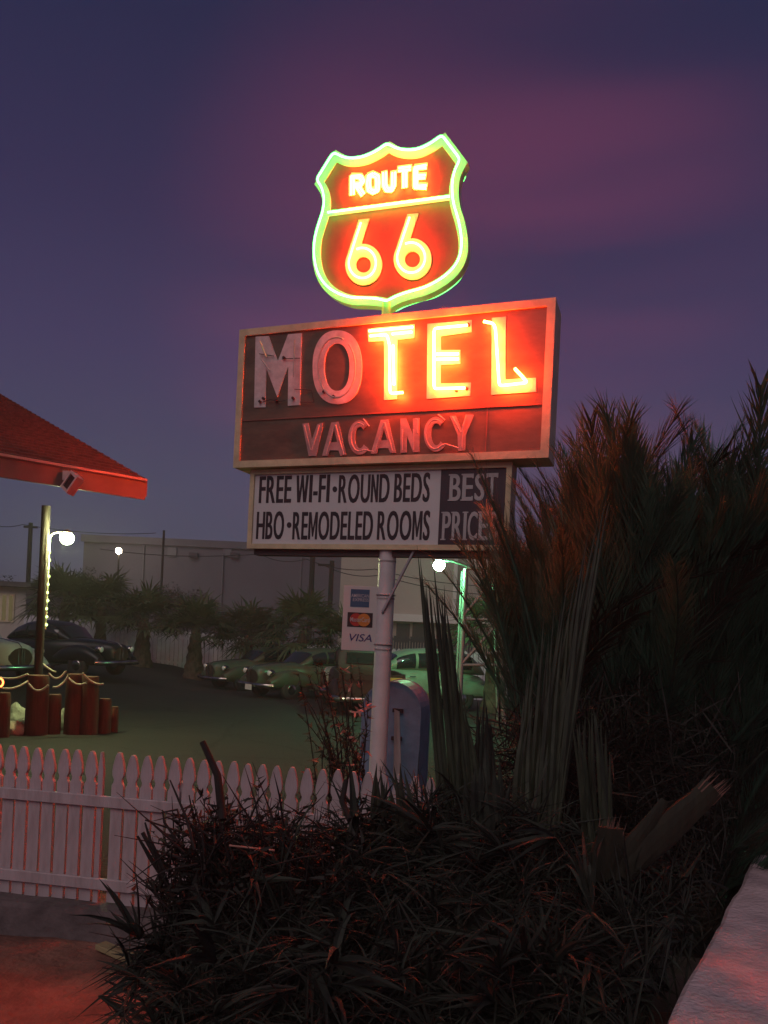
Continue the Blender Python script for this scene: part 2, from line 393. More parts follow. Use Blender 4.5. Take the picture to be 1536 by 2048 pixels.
for pl in ([(330,985),(400,960),(470,978),(530,970)], [(610,870),(760,880),(780,985),(660,985)], [(300,560),(430,580)], [(500,605),(660,598)]):
    cr_.tube([(x, -LF - .02, z) for x, z in r2(pl, LF + .02)], .0035, 6)
cr_.build('loose_wire', mat('dark_wire', (.04, .015, .012), .6, .2, 8), cab)
# VACANCY
rv = zz(600, 820, 4.267); VF = F0 - .022 + .006
def vl(*loops): letter([rv(l, VF) for l in loops], 'vacancy_letter', mat('aged_grey_enamel', (.34, .29, .275), .5, .25, 9, .1), VF)
vl([(22,118),(72,112),(102,255),(150,122),(195,110),(190,170),(140,392),(75,392)])
vl([(190,390),(268,108),(330,102),(392,383),(345,390),(330,345),(255,345),(240,390)], [(292,165),(265,278),(318,272)])
vl(ell((510, 236), 97, 146, 26, 48, 320) + ell((512, 236), 42, 92, 26, 320, 48))
vl([(605,372),(690,85),(752,82),(820,365),(770,368),(755,325),(668,328),(655,372)], [(717,160),(690,260),(744,256)])
vl([(858,75),(905,72),(965,215),(965,75),(1020,68),(1018,358),(965,360),(912,215),(912,362),(858,368)])
vl(ell((1160, 208), 102, 148, 26, 48, 320) + ell((1165, 208), 46, 94, 26, 320, 48))
vl([(1280,52),(1330,50),(1375,160),(1420,40),(1485,42),(1415,215),(1410,345),(1350,350),(1345,215)])
VO = VF + .04
tube(rv, [[(38,130),(90,340)], [(100,345),(165,130)]], M_TUBEOFF, off=VO, r=.0065)
tube(rv, [[(225,375),(300,115),(345,280),(375,380)]], M_TUBEOFF, off=VO, r=.0065)
tube(rv, [[(590,140),(540,75)], ell((505, 232), 70, 120, 24, 55, 300) + [(625,355)]], M_TUBEOFF, off=VO, r=.0065)
tube(rv, [[(640,350),(720,95),(790,355)]], M_TUBEOFF, off=VO, r=.0065)
tube(rv, [[(872,165),(872,345)], [(968,165),(968,340)], [(985,75),(1005,80),(1003,200)]], M_TUBEOFF, off=VO, r=.0065)
tube(rv, [[(1180,40),(1235,85)], ell((1155, 208), 82, 125, 24, 50, 310) + [(1240,290),(1350,325)]], M_TUBEOFF, off=VO, r=.0065)
tube(rv, [[(1300,60),(1370,190)], [(1420,40),(1385,180),(1380,330)]], M_TUBEOFF, off=VO, r=.0065)
# lower cabinet
F1 = .10
tl, bl, trr, brr = S(500.5, 930, F1), S(494, 1096, F1), S(1022, 915, F1), S(1019, 1102, F1)
a0, a1 = (tl[0] + bl[0]) / 2, (trr[0] + brr[0]) / 2; c1 = zb - .008; c0 = (bl[1] + brr[1]) / 2
lc = MB(); lc.box((a0 + .01, -F1 + .025, c0 + .01), (a1 - .01, .11, c1 - .01)); low = lc.build('letter_cabinet', MATS['cabinet_side_steel'], sign)
lt = .045
fr = MB(); fr.poly([[(a0, c0), (a1, c0), (a1, c1), (a0, c1)], [(a0 + lt, c0 + lt), (a0 + lt, c1 - lt), (a1 - lt, c1 - lt), (a1 - lt, c0 + lt)]], -F1, .12)
bevel(fr.build('frame', M_FRAME, low), .006)
xd = S(878, 1010, F1)[0]
fb = MB(); fb.box((a0 + lt, -F1 + .018, c0 + lt), (xd, -F1 + .04, c1 - lt)); fb.build('letter_face', M_FACE, low)
fb = MB(); fb.box((xd + .002, -F1 + .015, c0 + lt), (a1 - lt, -F1 + .04, c1 - lt)); fb.build('dark_face', M_DARKP, low)
bm_ = MB(); bm_.box((a0 + .05, -.05, c0 - .055), (a1 - .05, .07, c0 - .003)); bm_.build('support_beam', mat('dark_steel_beam', (.07, .055, .05), .6, .3, 5), low)
z4 = zz(480, 900, 3.657); TF = F1 - .018
def row(body, xl, xr, y0l, y1l, y0r, y1r, m, bold, fn=z4):
    """a line of heavy condensed capitals, set character by character"""
    p = fn([(xl, y0l), (xl, y1l), (xr, y0r), (xr, y1r)], TF); x0_, x1_ = p[0][0], p[2][0]; z0_, z1_ = (p[1][1] + p[3][1]) / 2, (p[0][1] + p[2][1]) / 2
    cap = text_mesh('E', 0); ys = [v.co.y for v in cap.vertices]; cy0, cy1 = min(ys), max(ys); pen = 0; V = []; Fc = []
    for ch in body:
        if ch == ' ': pen += .24; continue
        GL = {'M': (.66, [(0,0),(0,1),(.27,1),(.5,.40),(.73,1),(1,1),(1,0),(.77,0),(.77,.66),(.57,.10),(.43,.10),(.23,.66),(.23,0)]), 'N': (.50, [(0,0),(0,1),(.30,1),(.70,.40),(.70,1),(1,1),(1,0),(.70,0),(.30,.60),(.30,0)]),
              'W': (.80, [(.14,0),(0,1),(.20,1),(.29,.36),(.42,1),(.58,1),(.71,.36),(.80,1),(1,1),(.86,0),(.62,0),(.5,.60),(.38,0)])}
        if ch in GL:
            gw, pts_ = GL[ch]; g_ = MB(); g_.poly([[(pen + x * gw, cy0 + y * (cy1 - cy0)) for x, y in pts_]], -.01, .0); n0 = len(V)
            V += [(v[0], v[2], -v[1]) for v in g_.v]; Fc += [[i + n0 for i in f] for f in g_.f]; pen += gw + .055; continue
        me = text_mesh(ch, .005); xs_ = [v.co.x for v in me.vertices]; a, wd_ = min(xs_), max(xs_) - min(xs_)
        sh_ = {'M': .014, 'W': .014, 'I': .05, '-': .02}.get(ch, .034); k_ = .78 if ch in 'MW' else 1.0
        for k, dx in enumerate((-sh_, -sh_ / 3, sh_ / 3, sh_)):
            n0 = len(V)
            for v in me.vertices: V.append((pen + sh_ + (v.co.x - a) * k_ + dx, v.co.y, v.co.z * (1 + .2 * k)))
            Fc += [[i + n0 for i in f.vertices] for f in me.polygons]
        pen += wd_ * k_ + 2 * sh_ + .055
    pen -= .055; b = MB()
    b.add([(x0_ + v[0] / pen * (x1_ - x0_), -TF - (.003 * v[2] / .01 if v[2] > 0 else 0), z0_ + (v[1] - cy0) / (cy1 - cy0) * (z1_ - z0_)) for v in V], Fc)
    return b.build('lettering', m, low)
row('FREE WI-FI', 145, 662, 190, 383, 184, 384, M_BLACK, .035)
row('ROUND BEDS', 726, 1395, 182, 383, 172, 378, M_BLACK, .035)
row('HBO', 125, 328, 455, 650, 450, 650, M_BLACK, .035)
row('REMODELED ROOMS', 390, 1395, 452, 650, 450, 660, M_BLACK, .035)
dots = MB()
for c in ((694, 287), (360, 549)): dots.poly([z4(ell(c, 17, 21, 18), TF)], -TF - .003, -TF)
dots.build('lettering', M_BLACK, low)
z5 = zz(820, 880, 4.518); TF = F1 - .015
def serif_row(body, widths, xl, xr, yt, yb):
    q = z5([(xl, yb), (xr, yt)], TF); X0, X1, Z0, Z1 = q[0][0], q[1][0], q[0][1], q[1][1]; tot = sum(widths) + .12 * (len(body) - 1); u = (X1 - X0) / tot; x = X0; h = .011
    for ch, wd_ in zip(body, widths):
        w_ = wd_ * u; o = fit_text('lettering', ch, x, x + w_, Z0, Z1, -TF, M_WHITEP, low, .035, .003); st = .030
        b = MB()
        def slab(c, hw, z): b.box((c - hw, -TF - .0062, z), (c + hw, -TF - .0005, z + h))
        if ch in 'BEPR': slab(x + st * .4, st * .75, Z0 + .0005); slab(x + st * .4, st * .75, Z1 - h - .0005)
        if ch == 'R': slab(x + w_ - st * .35, st * .6, Z0 + .0005)
        if ch == 'I': slab(x + w_ / 2, st * .8, Z0 + .0005); slab(x + w_ / 2, st * .8, Z1 - h - .0005)
        if ch == 'T':
            slab(x + w_ / 2, st * .8, Z0 + .0005)
            for c in (x + .006, x + w_ - .006): b.box((c - .006, -TF - .0062, Z1 - .04), (c + .006, -TF - .0005, Z1 - .0005))
        if ch == 'E':
            for z in (Z0, Z1 - .04): b.box((x + w_ - .012, -TF - .0062, z + .0005), (x + w_, -TF - .0005, z + .0395))
        if b.v: b.build('serif', M_WHITEP, o)
        x += w_ + .12 * u
serif_row('BEST', (1.0, .95, .85, 1.0), 352, 800, 298, 552); serif_row('PRICES', (.85, 1.0, .30, .95, .9, .8), 285, 800, 645, 905)
# diagonal brace
br_ = MB(); a = S3(766, 1222, .085); c = S3(829, 1100, .06); br_.tube([a, c], .013, 8); br_.tube([(a[0] - .01, a[1] + .03, a[2] - .03), a], .015, 8)
br_.build('brace', mat('grey_steel_rod', (.34, .33, .35), .45, .2, 6), sign)
# shield
F2 = .032
r1 = zz(600, 240, 4.042)
def dens(pts, n):
    pts = pts + [pts[0]]; L = [0]
    for a, b in zip(pts, pts[1:]): L.append(L[-1] + math.dist(a, b))
    res = []
    for k in range(n):
        t = L[-1] * k / n
        for i in range(len(pts) - 1):
            if L[i + 1] >= t: break
        f = (t - L[i]) / max(1e-9, L[i + 1] - L[i]); res.append((pts[i][0] + (pts[i + 1][0] - pts[i][0]) * f, pts[i][1] + (pts[i + 1][1] - pts[i][1]) * f))
    return res
def cat(pts, n=6):          # Catmull-Rom through open point list
    q = [pts[0]] + pts + [pts[-1]]; res = []
    for i in range(1, len(q) - 2):
        for k in range(n):
            t = k / n; a, b, c, d = q[i - 1], q[i], q[i + 1], q[i + 2]
            res.append(tuple(.5 * (2 * b[j] + (c[j] - a[j]) * t + (2 * a[j] - 5 * b[j] + 4 * c[j] - d[j]) * t * t + (3 * b[j] - a[j] - 3 * c[j] + d[j]) * t ** 3) for j in (0, 1)))
    res.append(pts[-1]); return res
segs = [[(292,248),(400,305),(520,302),(640,250),(730,180)], [(730,180),(830,235),(960,240),(1080,185),(1175,108)], [(1175,108),(1358,350)],
        [(1358,350),(1305,450),(1285,560),(1295,690),(1335,830),(1360,980),(1350,1120),(1290,1240),(1180,1340),(1040,1415),(900,1455),(800,1490),(722,1535)],
        [(722,1535),(640,1510),(540,1503),(420,1497),(300,1455),(205,1385),(140,1280),(110,1150),(112,1010),(140,890),(178,770),(188,680),(170,600),(120,525)], [(120,525),(292,248)]]
outl = []; corner = []
for sg in segs: corner.append(len(outl)); outl += (cat(sg) if len(sg) > 2 else [sg[0], sg[1]])[:-1]
outs = r1(outl, F2)
def inset(lp, d):
    n = len(lp); res = []
    for i in range(n):
        p, a, c = Vector(lp[i]), Vector(lp[i - 1]), Vector(lp[(i + 1) % n]); u, v = (p - a).normalized(), (c - p).normalized()
        n1, n2 = Vector((-u.y, u.x)), Vector((-v.y, v.x)); m = (n1 + n2)
        m = m / max(.35, 1 + n1.dot(n2)); res.append(tuple(p + m * d))
    return res
def sarea(lp): return sum(lp[i - 1][0] * lp[i][1] - lp[i][0] * lp[i - 1][1] for i in range(len(lp)))
if sarea(outs) < 0: outs = outs[::-1]
RW = .082
def clean_inset(lp, d):
    dn = dens(lp, 360); q = []
    for p in inset(dn, d):
        if min((p[0] - a[0]) ** 2 + (p[1] - a[1]) ** 2 for a in dn) > (d * .97) ** 2: q.append(p)
    return q
inn = clean_inset(outs, RW)
b = MB(); b.poly([outs], -F2, F2); shield = b.build('shield_cabinet', M_SHRING, sign)
def band(lo, li, y0, y1):
    b = MB(); n = len(lo)
    b.add([(p[0], y0, p[1]) for p in lo] + [(p[0], y0, p[1]) for p in li], [(i, (i + 1) % n, n + (i + 1) % n, n + i) for i in range(n)])
    b.add([(p[0], y0, p[1]) for p in li] + [(p[0], y1, p[1]) for p in li], [(i, (i + 1) % n, n + (i + 1) % n, n + i) for i in range(n)])
    b.add([(p[0], y0, p[1]) for p in lo] + [(p[0], y1, p[1]) for p in lo], [(n + i, n + (i + 1) % n, (i + 1) % n, i) for i in range(n)]); return b
b = MB(); b.poly([clean_inset(outs, RW - .006)], -F2 - .006, -F2 - .002); b.build('shield_face', M_SHFACE, shield)
b = MB(); b.poly([outs, inn], -F2 - .014, -F2 - .001); b.build('shield_border', M_SHRING, shield)
GO = F2 + .075
gt = [(p[0], -GO, p[1]) for p in dens(clean_inset(outs, RW * .5), 220)]
for _ in range(2): gt = [tuple(Vector(gt[i]) * .5 + (Vector(gt[i - 1]) + Vector(gt[(i + 1) % len(gt)])) * .25) for i in range(len(gt))]
b = MB(); b.tube(gt, .0105, 8, closed=True); b.build('neon_tube', NEON_G, shield)
dv = MB(); q = r1([(240, 765), (1215, 635)], F2); wd_ = .020
dv.poly([[(q[0][0], q[0][1] - wd_), (q[1][0], q[1][1] - wd_), (q[1][0], q[1][1] + wd_), (q[0][0], q[0][1] + wd_)]], -F2 - .012, -F2 - .003); dv.build('shield_divider', M_SHRING, shield)
b = MB(); b.tube([(x, -GO + .01, z) for x, z in r1([(218, 742), (1208, 610)], GO)], .0105, 8); b.build('neon_tube', NEON_G, shield)
r7 = zz(690, 320, 7.88); DF = F2 + .006
def six(dx, dy, sx=1.0):
    f = lambda pts: [(300 + dx + (x - 300) * sx, y + dy) for x, y in pts]
    o = ell((300, 1655), 290, 325, 46, 97, -208) + [(222, 950), (390, 935)]
    b = MB(); b.poly([r7(f(o), DF), r7(f(ell((298, 1660), 117, 125, 28)), DF)], -DF - .012, -DF + .004)
    d = b.build('numeral', M_SHRING, shield)
    t = [(250, 985), (160, 1260), (72, 1500)] + ell((272, 1622), 214, 238, 34, 165, 475)
    t = [t[0], t[1]] + t[3:]
    tube(r7, [f(t)], NEON_O, d, DF + .05, .0105, rad=.01)
six(0, 0); six(770, -85, 1.03)
def rl(name, box, strokes):
    x0_, x1_, y0_, y1_ = box; f = lambda pts: [(x0_ + x * (x1_ - x0_), y0_ + y * (y1_ - y0_)) for x, y in pts]
    RO = DF + .05; b = MB(); k = MB()
    for stq in strokes:
        base = r7(f(stq), RO)
        for sgn in (-1, 1):
            pts = []
            for i in range(len(base)):
                a, c = Vector(base[max(0, i - 1)]), Vector(base[min(len(base) - 1, i + 1)]); t = (c - a).normalized(); pts.append(Vector(base[i]) + Vector((-t.y, t.x)) * .0135 * sgn)
            b.tube(arcpts([(p.x, -RO, p.y) for p in pts], .012), .0095, 8)
        kb_ = r7(f(stq), DF)
        for i in range(len(kb_) - 1):
            a, c = Vector(kb_[i]), Vector(kb_[i + 1]); t = (c - a).normalized(); nn = Vector((-t.y, t.x)) * .03; a2, c2 = a - t * .012, c + t * .012
            k.poly([[tuple(a2 - nn), tuple(c2 - nn), tuple(c2 + nn), tuple(a2 + nn)]], -DF - .010 - .0006 * i, -DF + .002)
    d = k.build('route_letter', M_SHRING, shield); b.build('neon_tube', NEON_O, d)
rl('R', (115, 290, 260, 545), [[(0, 1), (0, 0), (.75, .02), (.95, .25), (.7, .48), (.1, .5)], [(.45, .52), (.95, 1)]])
rl('O', (372, 520, 230, 505), [[(.5, 0), (.95, .12), (1, .5), (.92, .9), (.5, 1), (.06, .88), (0, .5), (.06, .1), (.5, 0)]])
rl('U', (625, 770, 195, 470), [[(0, 0), (.02, .75), (.25, 1), (.75, 1), (.98, .75), (1, 0)]])
rl('T', (845, 1035, 140, 430), [[(0, .04), (1, -.04)], [(.52, .1), (.52, 1)]])
rl('E', (1115, 1280, 110, 425), [[(1, -.02), (0, .04), (0, 1), (1, 1)], [(.1, .5), (.9, .48)]])
sp_ = MB(); q = S3(776, 622, 0); sp_.tube([(q[0], -.03, zt - .02), (q[0], -.03, q[2] + .06)], .045, 12); sp_.build('shield_post', M_FRAME, sign)

# the sign is double faced: the same enamel and tubes on the side towards the lot
def back_face(parent, kinds, cx_):
    for o in list(parent.children):
        if o.name.split('.')[0] in kinds:
            c = copy_tree(o, parent)
            if o.name.startswith('shield') or (parent is shield and o.name.startswith('neon')): c.scale = (1, -1, 1)
            else: c.location = (2 * cx_, 0, 0); c.rotation_euler = (0, 0, math.pi)
back_face(cab, ('panel', 'panel_seam', 'letter', 'vacancy_letter', 'neon_tube', 'tube_socket'), (x0 + x1) / 2)
back_face(shield, ('shield_face', 'shield_border', 'shield_divider', 'numeral', 'route_letter', 'neon_tube'), (min(p[0] for p in outs) + max(p[0] for p in outs)) / 2)
# card sign on the pole
cs = empty('card_sign', (0, SY, 0), R(-6)); tag(cs, 'white board of credit card logos strapped to the left side of the sign pole', 'sign')
_R2 = Matrix.Rotation(R(6), 3, 'Z'); _O2 = _R2 @ Vector((0, -SY, CAM_H))
def C2(px, py, off=.03):
    d = _R2 @ ray(px, py); t = (-off - _O2.y) / d.y; q = _O2 + d * t; return (q.x, q.z)
def crect(ax, ay, bx, by, off): a, c = C2(ax, ay, off), C2(bx, by, off); return a[0], c[0], c[1], a[1]
a = C2(688, 1171); c = C2(750, 1303)
b = MB(); b.box((a[0], -.03, c[1]), (c[0] - .0, -.018, a[1])); board = bevel(b.build('board', M_BOARD, cs), .003)
b = MB()
for py in (1189, 1288): z = C2(750, py)[1]; b.tube([(.083 * math.cos(R(t)), .083 * math.sin(R(t)), z) for t in range(0, 360, 20)], .006, 6, closed=True); b.box((-.12, -.018, z - .008), (-.06, -.010, z + .008))
b.build('strap', MATS['dull_steel_band'], cs)
x0_, x1_, z0_, z1_ = crect(702, 1178, 738, 1215, .03)
b = MB(); b.box((x0_, -.032, z0_), (x1_, -.0302, z1_)); b.build('card_logo', mat('card_blue', (.03, .085, .16), .5, .1, 6), board)
fit_text('lettering', 'AMERICAN', x0_ + .006, x1_ - .004, z0_ + .085, z0_ + .115, -.0322, M_WHITEP, board, .02, .0015)
fit_text('lettering', 'EXPRESS', x0_ + .022, x1_ - .004, z0_ + .050, z0_ + .078, -.0322, M_WHITEP, board, .02, .0015)
x0_, x1_, z0_, z1_ = crect(695.5, 1224, 744.5, 1255.5, .03); zc = (z0_ + z1_) / 2; xc = (x0_ + x1_) / 2; rr = (z1_ - z0_) * .44
b = MB(); b.box((x0_, -.032, z0_), (x1_, -.0302, z1_)); b.build('card_logo', mat('card_black', (.025, .012, .012), .5, .1, 6), board)
b = MB(); b.poly([ell((xc - rr * .62, zc), rr, rr, 28)], -.0335, -.0322); b.build('card_logo', mat('card_red', (.40, .03, .02), .5, .1, 6), board)
b = MB(); b.poly([ell((xc + rr * .62, zc), rr, rr, 28)], -.0348, -.0322); b.build('card_logo', mat('card_orange', (.52, .20, .03), .5, .1, 6), board)
fit_text('lettering', 'MasterCard', xc - rr * 1.5, xc + rr * 1.5, zc - .018, zc + .022, -.035, M_WHITEP, board, .02, .0015)
x0_, x1_, z0_, z1_ = crect(699, 1267, 743.5, 1284, .03)
fit_text('lettering', 'VISA', x0_, x1_, z0_, z1_, -.0302, mat('card_navy', (.025, .016, .12), .5, .1, 6), board, .03, .0015, shear=.22)

# ------------------------------------------------------------------ picket fence
fence = empty('picket_fence', (FA.x, FA.y, 0), ang); tag(fence, 'white picket fence with gothic pointed pickets standing on the kerb', 'fence')
def picket(narrow=False):
    hw = .016 if narrow else .0365
    if narrow: pr = [(hw, .06), (hw, .84), (hw * .9, .87), (.004, .955)]
    else: pr = [(hw, .06), (hw, .755), (hw * .72, .772), (hw * .66, .79), (hw * .95, .815), (hw, .84), (hw * .88, .875), (hw * .55, .925), (hw * .22, .95)]
    lp = [(x, z) for x, z in pr] + [(-x, z) for x, z in reversed(pr)]
    b = MB(); b.poly([lp], -.012, .012); return b.mesh('picket', M_FENCE)
pm, pmn = picket(), picket(True)
pitch = .0885
for k in range(-18, 33):
    nar = k == 8
    o = link('picket', pmn if nar else pm, fence, (k * pitch + .03 - (.018 if nar else 0), .0 + random.uniform(-.002, .002), random.uniform(-.006, .006)))
    o.rotation_euler = (random.uniform(-.005, .005), random.uniform(-.0035, .0035), random.uniform(-.015, .015))
    if not nar: bevel(o, .003, 1)
for z in (.66, .17):
    b = MB(); b.box((-1.7, -.034, z - .032), (2.9, -.0135, z + .036)); bevel(b.build('rail', M_FENCE, fence), .004, 1)
for x in (-1.6, -.45, 1.2, 2.85):
    b = MB(); b.box((x - .04, .016, .0), (x + .04, .09, .80)); b.build('fence_post', M_FENCE, fence)

# ------------------------------------------------------------------ blue collection box
mbp = G(795, 7.7); mail = empty('mailbox', mbp, R(-14)); tag(mail, 'blue street mailbox with a domed top standing behind the sign pole', 'mailbox')
def arch(hw, z0, zs_, n=18):
    return [(-hw, z0), (hw, z0)] + [(hw * math.cos(R(a)), zs_ + hw * math.sin(R(a))) for a in [180 * k / n for k in range(n + 1)]]
HW, ZT = .288, 1.26
b = MB(); b.poly([arch(HW, .16, ZT - HW)], -.25, .25); body = bevel(b.build('body', M_BLUE, mail), .018)
for f in body.data.polygons: f.use_smooth = False
b = MB()
for sx in (-1, 1): b.poly([arch(HW + .006, .40, ZT - HW, 18)], sx * .262 - .006, sx * .262 + .006) if False else None
b.poly([arch(HW + .007, .16, ZT - HW), [(-x, z) for x, z in arch(HW - .006, .18, ZT - HW)]], -.256, -.236); b.poly([arch(HW + .007, .16, ZT - HW), [(-x, z) for x, z in arch(HW - .006, .18, ZT - HW)]], .236, .256)
b.build('edge_band', M_BLUE, mail)
b = MB()
for z in (.99, .72): b.box((.02, -.292, z - .018), (.12, -.2525, z + .018))
b.build('hinge', mat('hinge_black', (.012, .012, .02), .5, .2, 6), mail)
b = MB(); b.box((-HW - .045, -.2, .93), (-HW + .002, .2, .965)); b.box((-HW - .02, -.21, .70), (-HW + .002, .21, .73)); b.build('pull_down_handle', mat('handle_steel', (.25, .27, .36), .4, .2, 6), mail)
for sx in (-1, 1):
    for sy in (-1, 1):
        b = MB(); b.box((sx * .26 - .03, sy * .2 - .03, 0), (sx * .26 + .03, sy * .2 + .03, .159)); b.build('leg', M_BLUE, mail)
# grey plank leaning beside the pole
b = MB(); pA, pB = P(792, 1418, 7.0), P(806, 1590, 6.9)
b.poly([[(-.038, 0), (.042, 0), (.026, .78), (-.02, .80)]], -.012, .012); pl = b.build('wood_plank', mat('grey_board', (.36, .31, .30), .8, .35, 12, .4, stretch=(1, 1, .1)))
pl.location = (pB.x - .05, pB.y, .25); pl.rotation_euler = (R(-6), R(-4), R(-10)); tag(pl, 'weathered grey plank leaning upright beside the white pole', 'plank')

# ------------------------------------------------------------------ near roof with floodlight
T0 = P(288, 1000, 9.0); ed = Vector((.743, .669, 0)).normalized(); vd = Vector((-.669, .743, 0))
roof_root = empty('entrance_canopy', (0, 0, 0)); tag(roof_root, 'shingled gable roof canopy with a wide red lit fascia at the left edge', 'canopy')
zf0 = T0.z; zf1 = zf0 + .235; LA = 9.0
tip = Vector((T0.x, T0.y, 0)); A = tip - ed * LA; rise = .362; RUN = 6.4
def rp(p, z): return (p.x, p.y, z)
b = MB(); steps = 30
for i in range(steps):          # shingle courses, front and rear slope
    t0, t1 = i / steps * RUN, (i + 1) / steps * RUN
    for sg in (1, -1):
        base = Vector((0, 0, 0)) if sg == 1 else vd * 2 * RUN
        p0, q0, p1, q1 = tip + base + vd * t0 * sg, A + base + vd * t0 * sg, tip + base + vd * t1 * sg, A + base + vd * t1 * sg
        za, zb_ = zf1 + rise * t0 + .028, zf1 + rise * t1
        b.add([rp(q0, za), rp(p0, za), rp(p1, zb_), rp(q1, zb_)], [(0, 1, 2, 3)]); b.add([rp(q0, za - .034), rp(p0, za - .034), rp(p0, za), rp(q0, za)], [(0, 1, 2, 3)])
b.build('roof', M_ROOF, roof_root)
b = MB(); o_ = -vd * .03
b.add([rp(A, zf0), rp(tip, zf0), rp(tip, zf1), rp(A, zf1), rp(A + o_, zf0), rp(tip + o_, zf0), rp(tip + o_, zf1), rp(A + o_, zf1)], [(4, 5, 6, 7), (0, 3, 2, 1), (3, 7, 6, 2), (0, 1, 5, 4), (1, 2, 6, 5), (0, 4, 7, 3)])
b.build('fascia', M_TRIM, roof_root)
b = MB(); o_ = ed * .03; rk = tip + vd * RUN; re_ = tip + vd * 2 * RUN; zr = zf1 + rise * RUN
for (p, q, za, zb_) in ((tip, rk, zf1, zr), (rk, re_, zr, zf1)):
    h_ = .19
    b.add([rp(p, za - h_), rp(q, zb_ - h_), rp(q, zb_ + .01), rp(p, za + .01), rp(p + o_, za - h_), rp(q + o_, zb_ - h_), rp(q + o_, zb_ + .01), rp(p + o_, za + .01)], [(4, 5, 6, 7), (0, 3, 2, 1), (3, 7, 6, 2), (0, 1, 5, 4), (1, 2, 6, 5), (0, 4, 7, 3)])
b.build('rake_board', M_TRIM, roof_root)
b = MB(); o0, o1 = -vd * .031, -vd * .06
b.add([rp(A + o0, zf1 - .035), rp(tip + o0, zf1 - .035), rp(tip + o1, zf1 - .02), rp(A + o1, zf1 - .02), rp(tip + o1, zf1 + .006), rp(A + o1, zf1 + .006), rp(tip, zf1 + .008), rp(A, zf1 + .008)], [(0, 1, 2, 3), (3, 2, 4, 5), (5, 4, 6, 7)])
b.build('drip_edge', mat('drip_edge_paint', (.50, .30, .26), .4, .1, 6), roof_root)
b = MB(); u_ = .17
b.add([rp(A, zf1 - u_), rp(tip, zf1 - u_), rp(rk, zr - u_), rp(A + vd * RUN, zr - u_), rp(re_, zf1 - u_), rp(A + vd * 2 * RUN, zf1 - u_)], [(0, 1, 2, 3), (3, 2, 4, 5)]); b.build('underside', mat('soffit_paint', (.20, .12, .10), .7, .15, 3), roof_root)
for (p, hh_) in ((tip - ed * 2.05 + vd * .5, zf1 + rise * .5 - u_), (tip - ed * 2.6 + vd * 11.5, zf1 + rise * 1.3 - u_), (tip - ed * 8 + vd * .5, zf1 + rise * .5 - u_)):
    b = MB(); b.box((p.x - .05, p.y - .05, -.02), (p.x + .05, p.y + .05, hh_ + .02)); b.build('post', mat('canopy_post', (.12, .075, .06), .8, .2, 3, .2), roof_root)
# floodlight hung on the fascia
fp = P(158, 972, 8.45)
fl = empty('floodlight', (fp.x, fp.y - .12, fp.z), 0); tag(fl, 'square unlit floodlight tilted on the red fascia board', 'floodlight')
HM = Matrix.Translation((.01, -.08, -.01)) @ Matrix.Rotation(R(-32), 4, 'Z') @ Matrix.Rotation(R(-14), 4, 'X') @ Matrix.Rotation(R(32), 4, 'Y')
b = MB(); b.poly([[(-.085, -.105), (.085, -.105), (.085, .105), (-.085, .105)], [(-.058, -.078), (-.058, .078), (.058, .078), (.058, -.078)]], -.05, .04)
b.v = [tuple(HM @ Vector(v)) for v in b.v]; b.build('housing', mat('floodlight_paint', (.60, .36, .33), .45, .1, 6), fl)
b = MB(); b.box((-.0585, -.034, -.0785), (.0585, -.03, .0785), HM); b.build('lens', M_GLASS, fl)
b = MB(); b.box((-.115, -.05, .03), (-.045, .10, .13)); b.tube([(-.08, -.03, .08), (-.04, -.05, .05), (.0, -.06, 0)], .018, 8); b.build('bracket', MATS['floodlight_paint'], fl)

# ------------------------------------------------------------------ pilings with rope, lamp post, stones
def piling(px, d, wpx, h, label):
    g = G(px, d); r = wpx / 2 * d / FPX; root = empty('wood_piling', g); tag(root, label, 'piling', 'rope hung pilings round the lamp post')
    b = MB(); rs = []
    for z in (-.05, h * .3, h * .6, h * .93, h):
        f = 1.0 - .06 * z / h if z < h else .86
        rs.append([Vector((r * f * (1 + .05 * noise.noise((k * 2.1, z * 2, px))) * math.cos(2 * math.pi * k / 14), r * f * (1 + .05 * noise.noise((k * 2.1, z * 2, px + 9))) * math.sin(2 * math.pi * k / 14), z)) for k in range(14)])
    b.rings(rs); b.build('shaft', M_WOODP, root)
    return g, r, h
pil = [piling(6, 11.4, 30, .66, 'short red brown piling cut by the left edge of the picture'),
       piling(75, 11.9, 44, .92, 'stout piling at the foot of the lamp post with rope round it'),
       piling(108, 12.1, 30, .62, 'low piling directly right of the lamp post piling'),
       piling(147, 12.2, 33, .95, 'tallest slim piling with rope tied near its top'),
       piling(179, 12.3, 38, .92, 'wide piling between the slim rope piling and the lower ones'),
       piling(211, 12.5, 26, .56, 'small piling in front of the dark car, second from the right end'),
       piling(230, 12.7, 18, .42, 'lowest piling at the right end of the cluster')]
def rope(a, b_, sag, label):
    b = MB(); a, b_ = Vector(a), Vector(b_)
    pts = [a.lerp(b_, t / 12) - Vector((0, 0, sag * 4 * (t / 12) * (1 - t / 12))) for t in range(13)]
    b.tube(pts, .017, 7); o = b.build('rope', M_ROPE); tag(o, label, 'rope', 'ropes strung between the pilings')
rope(P(-30, 1340, 11.7), P(56, 1348, 11.7), .10, 'pale rope sagging in from the left edge to the lamp post piling')
rope(P(2, 1376, 11.2), P(56, 1362, 11.6), .05, 'lower pale rope from the short left piling to the lamp post piling')
rope(P(56, 1366, 11.62), P(97, 1370, 11.62), .10, 'pale rope looped low round the lamp post piling')
rope(P(97, 1346, 11.8), P(132, 1342, 11.9), .10, 'pale rope from the lamp post piling to the slim piling')
rope(P(84, 1326, 12.3), P(112, 1344, 12.3), .02, 'short rope end high behind the lamp post piling')
